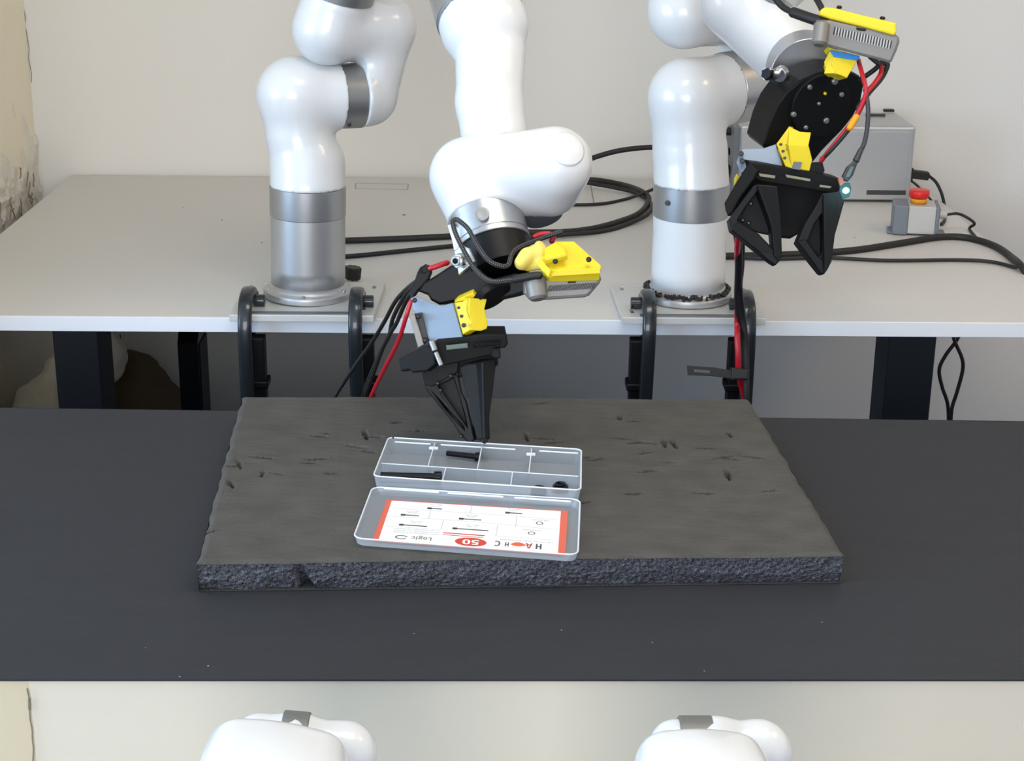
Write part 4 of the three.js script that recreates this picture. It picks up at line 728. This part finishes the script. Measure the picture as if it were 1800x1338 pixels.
  part('gripper_frame', [
    plate([[1320, 286], [1340, 288], [1420, 301], [1479, 315], [1480, 334], [1466, 341], [1420, 333], [1340, 320], [1322, 312]], 2.225, 0.05, { n: [0.1, -0.25, 0.95], bevel: 0.002 }),
    plate([[1320, 286], [1311, 293], [1290, 328], [1273, 357], [1275, 370], [1279, 380], [1287, 374], [1302, 346], [1326, 314], [1332, 300]], 2.215, 0.03, { n: [-0.3, -0.1, 0.95], bevel: 0.002 }),
    plate([[1300, 340], [1330, 305], [1470, 325], [1466, 345], [1436, 375], [1413, 395], [1402, 412], [1392, 418], [1378, 417], [1350, 411], [1326, 406], [1305, 392]], 2.285, 0.02, { bevel: 0.003 }),
  ], M.blackMatte, g);
  parts('frame_label', [plate([[1334, 305], [1363, 309], [1362, 314], [1336, 310]], 2.209, 0.003, { n: [0.1, -0.25, 0.95], bevel: 0.0003 }), plate([[1381, 307], [1425, 315], [1424, 319], [1383, 312]], 2.209, 0.003, { n: [0.1, -0.25, 0.95], bevel: 0.0003 }), plate([[1442, 325], [1462, 328], [1459, 331], [1441, 329]], 2.211, 0.003, { n: [0.1, -0.25, 0.95], bevel: 0.0003 })], std(0x8d8873, 0.6), g);
  part('finger', [
    plate([[1326, 326], [1333, 324], [1366, 327], [1371, 370], [1374, 414], [1375, 449], [1370, 460], [1364, 466], [1356, 461], [1326, 437], [1286, 405], [1282, 386]], 2.187, 0.03, { bevel: 0.002, holes: [[[1332, 336], [1346, 372], [1355, 398], [1359, 437], [1334, 411], [1300, 395], [1297, 387], [1310, 366]]] }),
    plate([[1332, 326], [1366, 328], [1371, 370], [1373, 414], [1374, 449], [1370, 459], [1362, 450], [1357, 398], [1348, 372]], 2.183, 0.006, { n: [0.3, 0.0, 0.95], bevel: 0.001 }),
    plate([[1285, 403], [1299, 391], [1334, 413], [1359, 440], [1364, 465], [1356, 460], [1326, 436]], 2.184, 0.006, { n: [-0.05, -0.3, 0.95], bevel: 0.001 }),
    plate([[1331, 334], [1346, 372], [1354, 398], [1354, 412], [1330, 408], [1300, 395], [1296, 386]], 2.213, 0.004),
  ], M.fingerBlack, g);
  parts('finger_screw', [[1306, 387], [1320, 358], [1316, 392]].map(([u, v]) => cyl(at(u, v, 2.214), at(u, v, 2.206), m(4, 2.2), m(3.4, 2.2), 16)), M.screw, g);
  part('finger', [
    plate([[1446, 340], [1462, 338], [1477, 336], [1484, 356], [1476, 385], [1468, 413], [1465, 437], [1462, 460], [1455, 474], [1449, 482], [1444, 480], [1427, 459], [1402, 425], [1414, 396], [1432, 366]], 2.187, 0.034, { bevel: 0.002, holes: [[[1446, 374], [1448, 400], [1448, 441], [1445, 455], [1438, 449], [1420, 424], [1432, 394]]] }),
    plate([[1448, 342], [1476, 338], [1483, 356], [1475, 385], [1467, 413], [1464, 437], [1461, 460], [1450, 480], [1449, 400]], 2.183, 0.006, { n: [0.28, 0.05, 0.95], bevel: 0.001 }),
    plate([[1403, 425], [1416, 422], [1437, 451], [1446, 458], [1449, 480], [1444, 479], [1427, 458]], 2.184, 0.006, { n: [-0.15, -0.3, 0.93], bevel: 0.001 }),
    plate([[1447, 372], [1449, 385], [1443, 424], [1443, 455], [1436, 448], [1418, 424], [1432, 390]], 2.214, 0.004),
  ], M.fingerBlack, g);
  const pcb = part('status_board', [plate([[1477, 322], [1494, 321], [1497, 332], [1493, 346], [1480, 350], [1475, 338]], 2.195, 0.003, { bevel: 0.0004 })], std(0x0e4a46, 0.4), g, 'small green circuit board with a lit lamp');
  part('red_connector', plate([[1473, 314], [1481, 310], [1485, 322], [1477, 328]], 2.19, 0.006), std(0x9c5a50, 0.5), pcb);
  const led = at(1487, 335, 2.187);
  part('lit_lamp', new THREE.SphereGeometry(0.0042, 16, 12).scale(1.15, 1, 0.7).translate(led.x, led.y, led.z), glow(new THREE.Color(0.45, 0.95, 1.0), 3.2), pcb);
  const pt = new THREE.PointLight(new THREE.Color(0.25, 0.85, 1.0), 0.003); pt.position.copy(led).addScaledVector(CB, 0.012); scene.add(pt);
  // camera with its yellow cover
  const cam = part('depth_camera', [
    plate([[1432, 60], [1436, 36], [1459, 35], [1574, 60], [1581, 66], [1582, 73], [1577, 89], [1568, 109], [1562, 111], [1549, 107], [1511, 97.5], [1456, 83], [1433, 78]], [1505, 70, 2.2], 0.026, { n: [-0.08, -0.3, 0.95], bevel: 0.004 }),
    cyl(at(1445, 40, 2.196), at(1440, 80, 2.192), m(14, 2.2), m(13.5, 2.2), 40, 0.003),
  ], M.camGrey, r, 'silver depth camera bar under a yellow cover');
  const gr = []; for (let i = 0; i < 21; i++) { const t = i / 20, u = 1464.5 + 99 * t, v0 = 47 + 24.5 * t; gr.push(plate([[u + 2.2, v0], [u + 4.4, v0 + 0.4], [u + 1.8, v0 + 14], [u - 0.4, v0 + 13.6]], [1505, 70, 2.2], 0.002, { n: [-0.08, -0.3, 0.95], bevel: 0, from: -0.0008 })); }
  part('vent_grille', gr, M.slot, cam);
  const gb = []; for (let i = 0; i < 20; i++) { const t = (i + 0.5) / 20, u = 1464.8 + 99 * t, v0 = 47 + 24.5 * t; gb.push(plate([[u + 1.9, v0], [u + 4.3, v0 + 0.4], [u + 1.5, v0 + 15], [u - 0.6, v0 + 14.6]], [1505, 70, 2.2], 0.0025, { n: [-0.08, -0.3, 0.95], bevel: 0, from: -0.0016 })); }
  part('vent_fin', gb, M.lightGrey, cam);
  part('side_port', plate([[1505, 48], [1523, 51], [1521, 55], [1506, 53]], [1505, 70, 2.2], 0.003, { n: [-0.08, -0.3, 0.95], bevel: 0.0003, from: -0.001 }), M.blackGloss, cam);
  part('camera_cover', plate([[1441, 26], [1443, 17], [1450, 12], [1464, 13], [1520, 27], [1575.5, 40], [1576.5, 56], [1572, 62], [1520, 48], [1459, 33]], 2.192, 0.026, { n: [-0.08, -0.1, 0.98], bevel: 0.003 }), M.yellow, cam, 'yellow printed camera cover');
  for (const [u, v] of [[1475, 15], [1551, 34]]) part('cover_screw', cyl(at(u, v, 2.2), at(u + 0.6, v - 4.5, 2.2), m(5, 2.2), m(4.6, 2.2), 18), M.screw, cam);
  const mb = part('camera_bracket', [
    plate([[1459, 88], [1466, 100], [1462, 111], [1467, 129], [1448, 129], [1451, 118], [1448, 109]], 2.225, 0.02, { n: [-0.5, 0.1, 0.85] }),
    plate([[1466, 100], [1505.5, 105], [1508, 106], [1489, 137], [1480, 133], [1467, 129], [1462, 113]], 2.222, 0.04, { n: [0.1, -0.1, 1] }),
    plate([[1455, 82], [1460, 84], [1511, 98], [1506, 102], [1459, 88]], 2.224, 0.03, { bevel: 0.0006 }),
  ], M.yellow, r, 'yellow printed bracket holding the camera');
  part('blue_pad', plate([[1460, 87.5], [1505.5, 97], [1512, 99], [1508, 106], [1467, 100]], 2.2195, 0.012, { bevel: 0.0008 }), M.blueTape, mb, 'blue pad');
  // loose skirts of cable on this arm
}
cable('camera_cable', 'thick black cable entering the right arm camera from above', tb([[1348, -30, 2.28], [1362, -4, 2.26], [1376, 12, 2.25], [1390, 20, 2.24], [1400, 24, 2.235]]), 0.0046);
cable('camera_plug', 'thick black plug pushed into the right arm camera', tb([[1395, 22, 2.235], [1412, 28, 2.225], [1430, 34, 2.215], [1452, 40, 2.205]]), 0.0076);
cable('cable', 'black cable passing behind the yellow cover of the right camera', tb([[1422, -25, 2.26], [1434, -4, 2.25], [1442, 10, 2.24], [1447, 22, 2.235]]), 0.0044);
cable('wire', 'red wire crossing in front of the right gripper plate', tb([[1509, 106, 2.24], [1514, 125, 2.215], [1521, 150, 2.2], [1522, 165, 2.2], [1516, 182, 2.2], [1508, 198, 2.2], [1500, 214, 2.2], [1490, 227, 2.2]]), 0.0032, M.red);
cable('wire', 'red wire running down the edge of the right gripper plate', tb([[1550, 116, 2.24], [1548, 130, 2.23], [1536, 148, 2.22], [1524, 162, 2.21], [1516, 184, 2.205], [1504, 206, 2.205], [1486, 230, 2.205], [1470, 250, 2.205], [1456, 267, 2.21], [1444, 282, 2.22]]), 0.0034, M.red);
cable('wire', 'black wire bundle hanging from the right camera', tb([[1530, 100, 2.24], [1546, 112, 2.24], [1560, 112, 2.24], [1555, 128, 2.24], [1546, 142, 2.235], [1530, 160, 2.225], [1518, 176, 2.22], [1508, 190, 2.225]]), 0.0036);
cable('wire', 'short black wire slanting under the right camera', tb([[1548, 110, 2.245], [1540, 120, 2.24], [1524, 132, 2.24], [1512, 140, 2.25]]), 0.0034);
cable('wire', 'orange connector on the wires beside the right gripper plate', tb([[1505, 206, 2.196], [1500, 214, 2.196], [1494, 224, 2.196]]), 0.0046, M.orange);
cable('wire', 'black wire beside the red wire below the orange connector', tb([[1494, 225, 2.202], [1482, 240, 2.202], [1468, 256, 2.204], [1455, 270, 2.21], [1444, 280, 2.22]]), 0.003);
cable('usb_cable', 'grey cable ending in a plug beside the lit lamp of the right gripper', tb([[1521, 158, 2.21], [1525, 180, 2.2], [1526, 205, 2.2], [1523, 235, 2.2], [1518, 255, 2.2], [1511, 268, 2.2], [1503, 284, 2.197]]), 0.0032, std(0x34343a, 0.5));
{
  const r = thing('usb_plug', 'grey cable plug above the lit lamp on the right gripper', 'plug', at(1495, 300, 2.195));
  part('shell', plate([[1501, 283], [1508, 286], [1500, 308], [1492, 318], [1482, 315], [1482, 308], [1490, 292]], 2.19, 0.012, { bevel: 0.002 }), std(0x2c2f33, 0.45), r);
  part('grip_panel', plate([[1496, 292], [1502, 293], [1494, 311], [1487, 312], [1488, 306]], 2.1885, 0.003, { bevel: 0.0006 }), std(0x55605f, 0.45), r);
  part('strain_relief', cyl(at(1504, 284, 2.196), at(1514, 262, 2.198), m(6, 2.2), m(4.6, 2.2), 20), std(0x33343a, 0.5), r);
}
// cables hanging down past the right clamp
cable('cable', 'black cable hanging in front of the right clamp', tb([[1292, 392, 2.26], [1296, 412, 2.27], [1299, 450, 2.33], [1298, 490, 2.40], [1297, 520, 2.46], [1299, 560, 2.50], [1303, 600, 2.52], [1305, 640, 2.53], [1306, 680, 2.54], [1310, 740, 2.54]]), 0.0058);
cable('cable', 'second black cable hanging beside the right clamp', tb([[1302, 404, 2.275], [1304, 430, 2.31], [1303, 470, 2.37], [1300, 505, 2.43], [1304, 545, 2.48], [1310, 590, 2.50], [1312, 640, 2.51], [1312, 690, 2.51], [1315, 740, 2.52]]), 0.0046);
cable('wire', 'red wire hanging below the table edge at the right clamp', tb([[1297, 408, 2.262], [1297, 424, 2.27], [1296, 442, 2.31], [1297, 480, 2.42], [1296, 560, 2.5], [1296, 592, 2.49], [1297, 620, 2.49], [1298, 650, 2.5], [1302, 675, 2.52], [1308, 698, 2.53], [1312, 740, 2.54]]), 0.0046, M.red);
cable('wire', 'short red wire end in the cable hanging by the right gripper', tb([[1297, 410, 2.255], [1297, 422, 2.262], [1296, 436, 2.285], [1296, 446, 2.31]]), 0.0032, M.red);
{
  const r = thing('cable_strap', 'black slotted cable strap sticking out from the right clamp', 'strap', at(1260, 652, 2.5));
  part('strap', plate([[1208, 642], [1214, 643], [1256, 646], [1290, 652], [1312, 653], [1312, 664], [1288, 666], [1250, 661], [1218, 660], [1209, 660]], 2.49, 0.004, { bevel: 0.0006, holes: [[[1220, 649], [1248, 651], [1249, 656], [1220, 654]]] }), M.rubber, r);
  part('buckle', plate([[1286, 646], [1316, 649], [1317, 668], [1286, 668]], 2.485, 0.022, { bevel: 0.003 }), M.rubber, r);
}

// ---- two more arms standing in front of the pale lower panel
function lowArm(label, z, front, back, ring, colX) {
  const x = colX, r = thing('robot_arm', label, 'robot arm', V(x, 0, z)), k = -z * 1.145 / F;
  const f = (u, v, dz = 0) => onZ(u, v, z + dz);
  part('base_flange', latheAt([[0.0, 0], [0.12, 0], [0.122, 0.01], [0.075, 0.02], [0.064, 0.03], [0, 0.03]], V(x, 0, z), V(0, 1, 0), 64), M.steel, r);
  part('base_column', latheAt([[0, 0.03], [0.0505, 0.03], [0.05, 0.5], [0.0, 0.5]], V(x, 0, z), V(0, 1, 0), 64), M.white, r);
  part('joint_ring', latheAt([[0, 0.5], [0.051, 0.5], [0.051, 0.55], [0, 0.55]], V(x, 0, z), V(0, 1, 0), 64), M.silver, r);
  // the shoulder: a soft-cornered block leaning a little, running down into the column
  const [u0, u1, v0, tilt, rr] = front, c0 = f((u0 + u1) / 2, v0), hw = (u1 - u0) / 2 * k, R = rr * k, hd = 0.042;
  const cx = c0.x, cy = c0.y - hw, ct = Math.cos(tilt), st = Math.sin(tilt);
  part('shoulder', net(p => {
    const dx = p[0] - cx, dy = p[1] - cy, a = dx * ct - dy * st, b = dx * st + dy * ct;
    const q = [Math.abs(a) - hw + R, Math.abs(b) - hw * 0.97 + R, Math.abs(p[2] - z) - hd + R * 0.85];
    const bx = Math.hypot(Math.max(q[0], 0), Math.max(q[1], 0), Math.max(q[2], 0) / 0.85 * 0.85) + Math.min(Math.max(...q), 0) - R;
    return Math.max(smin(bx, capsuleD(p, V(x, 0.56, z), V(cx, cy, z), 0.05, 0.048), 0.03), 0.548 - p[1]);
  }, [cx - hw - 0.03, 0.53, z - 0.08], [cx + hw + 0.03, c0.y + 0.03, z + 0.08], 0.0035), M.white, r);
  const dz = -0.085, pt = ([u, v, rp]) => [f(u, v, dz), rp * k * 1.06];
  part('upper_link', blob(back.slice(1).map((q, i) => [...pt(back[i]), ...pt(q), 0.006]).concat([[...pt(back[1]), V(cx, cy - 0.01, z - 0.01), 0.03, 0.01]]), 0.01, 0.004), M.white, r);
  const [ua, va, ub, vb, rp] = ring; part('joint_ring', cyl(f(ua, va, dz), f(ub, vb, dz), rp * k * 1.06 + 0.003, rp * k * 1.06 + 0.003, 64), std(0x73736f, 0.5, 0.3), r);
}
lowArm('white robot arm by the pale lower panel below the left of the black table', -1.02, [345, 590, 1312, 0.17, 48], [[455, 1300, 47], [520, 1305, 47], [606, 1324, 55], [602, 1430, 54]], [494, 1306, 541, 1310, 51.5], -0.145);
lowArm('white robot arm by the pale lower panel below the middle of the black table', -1.02, [1130, 1351, 1330, 0.02, 44], [[1186, 1309, 45], [1260, 1310, 45], [1334, 1322, 56], [1334, 1430, 54]], [1193, 1311, 1252, 1311, 46.5], 0.145);


renderer.render(scene, camera);
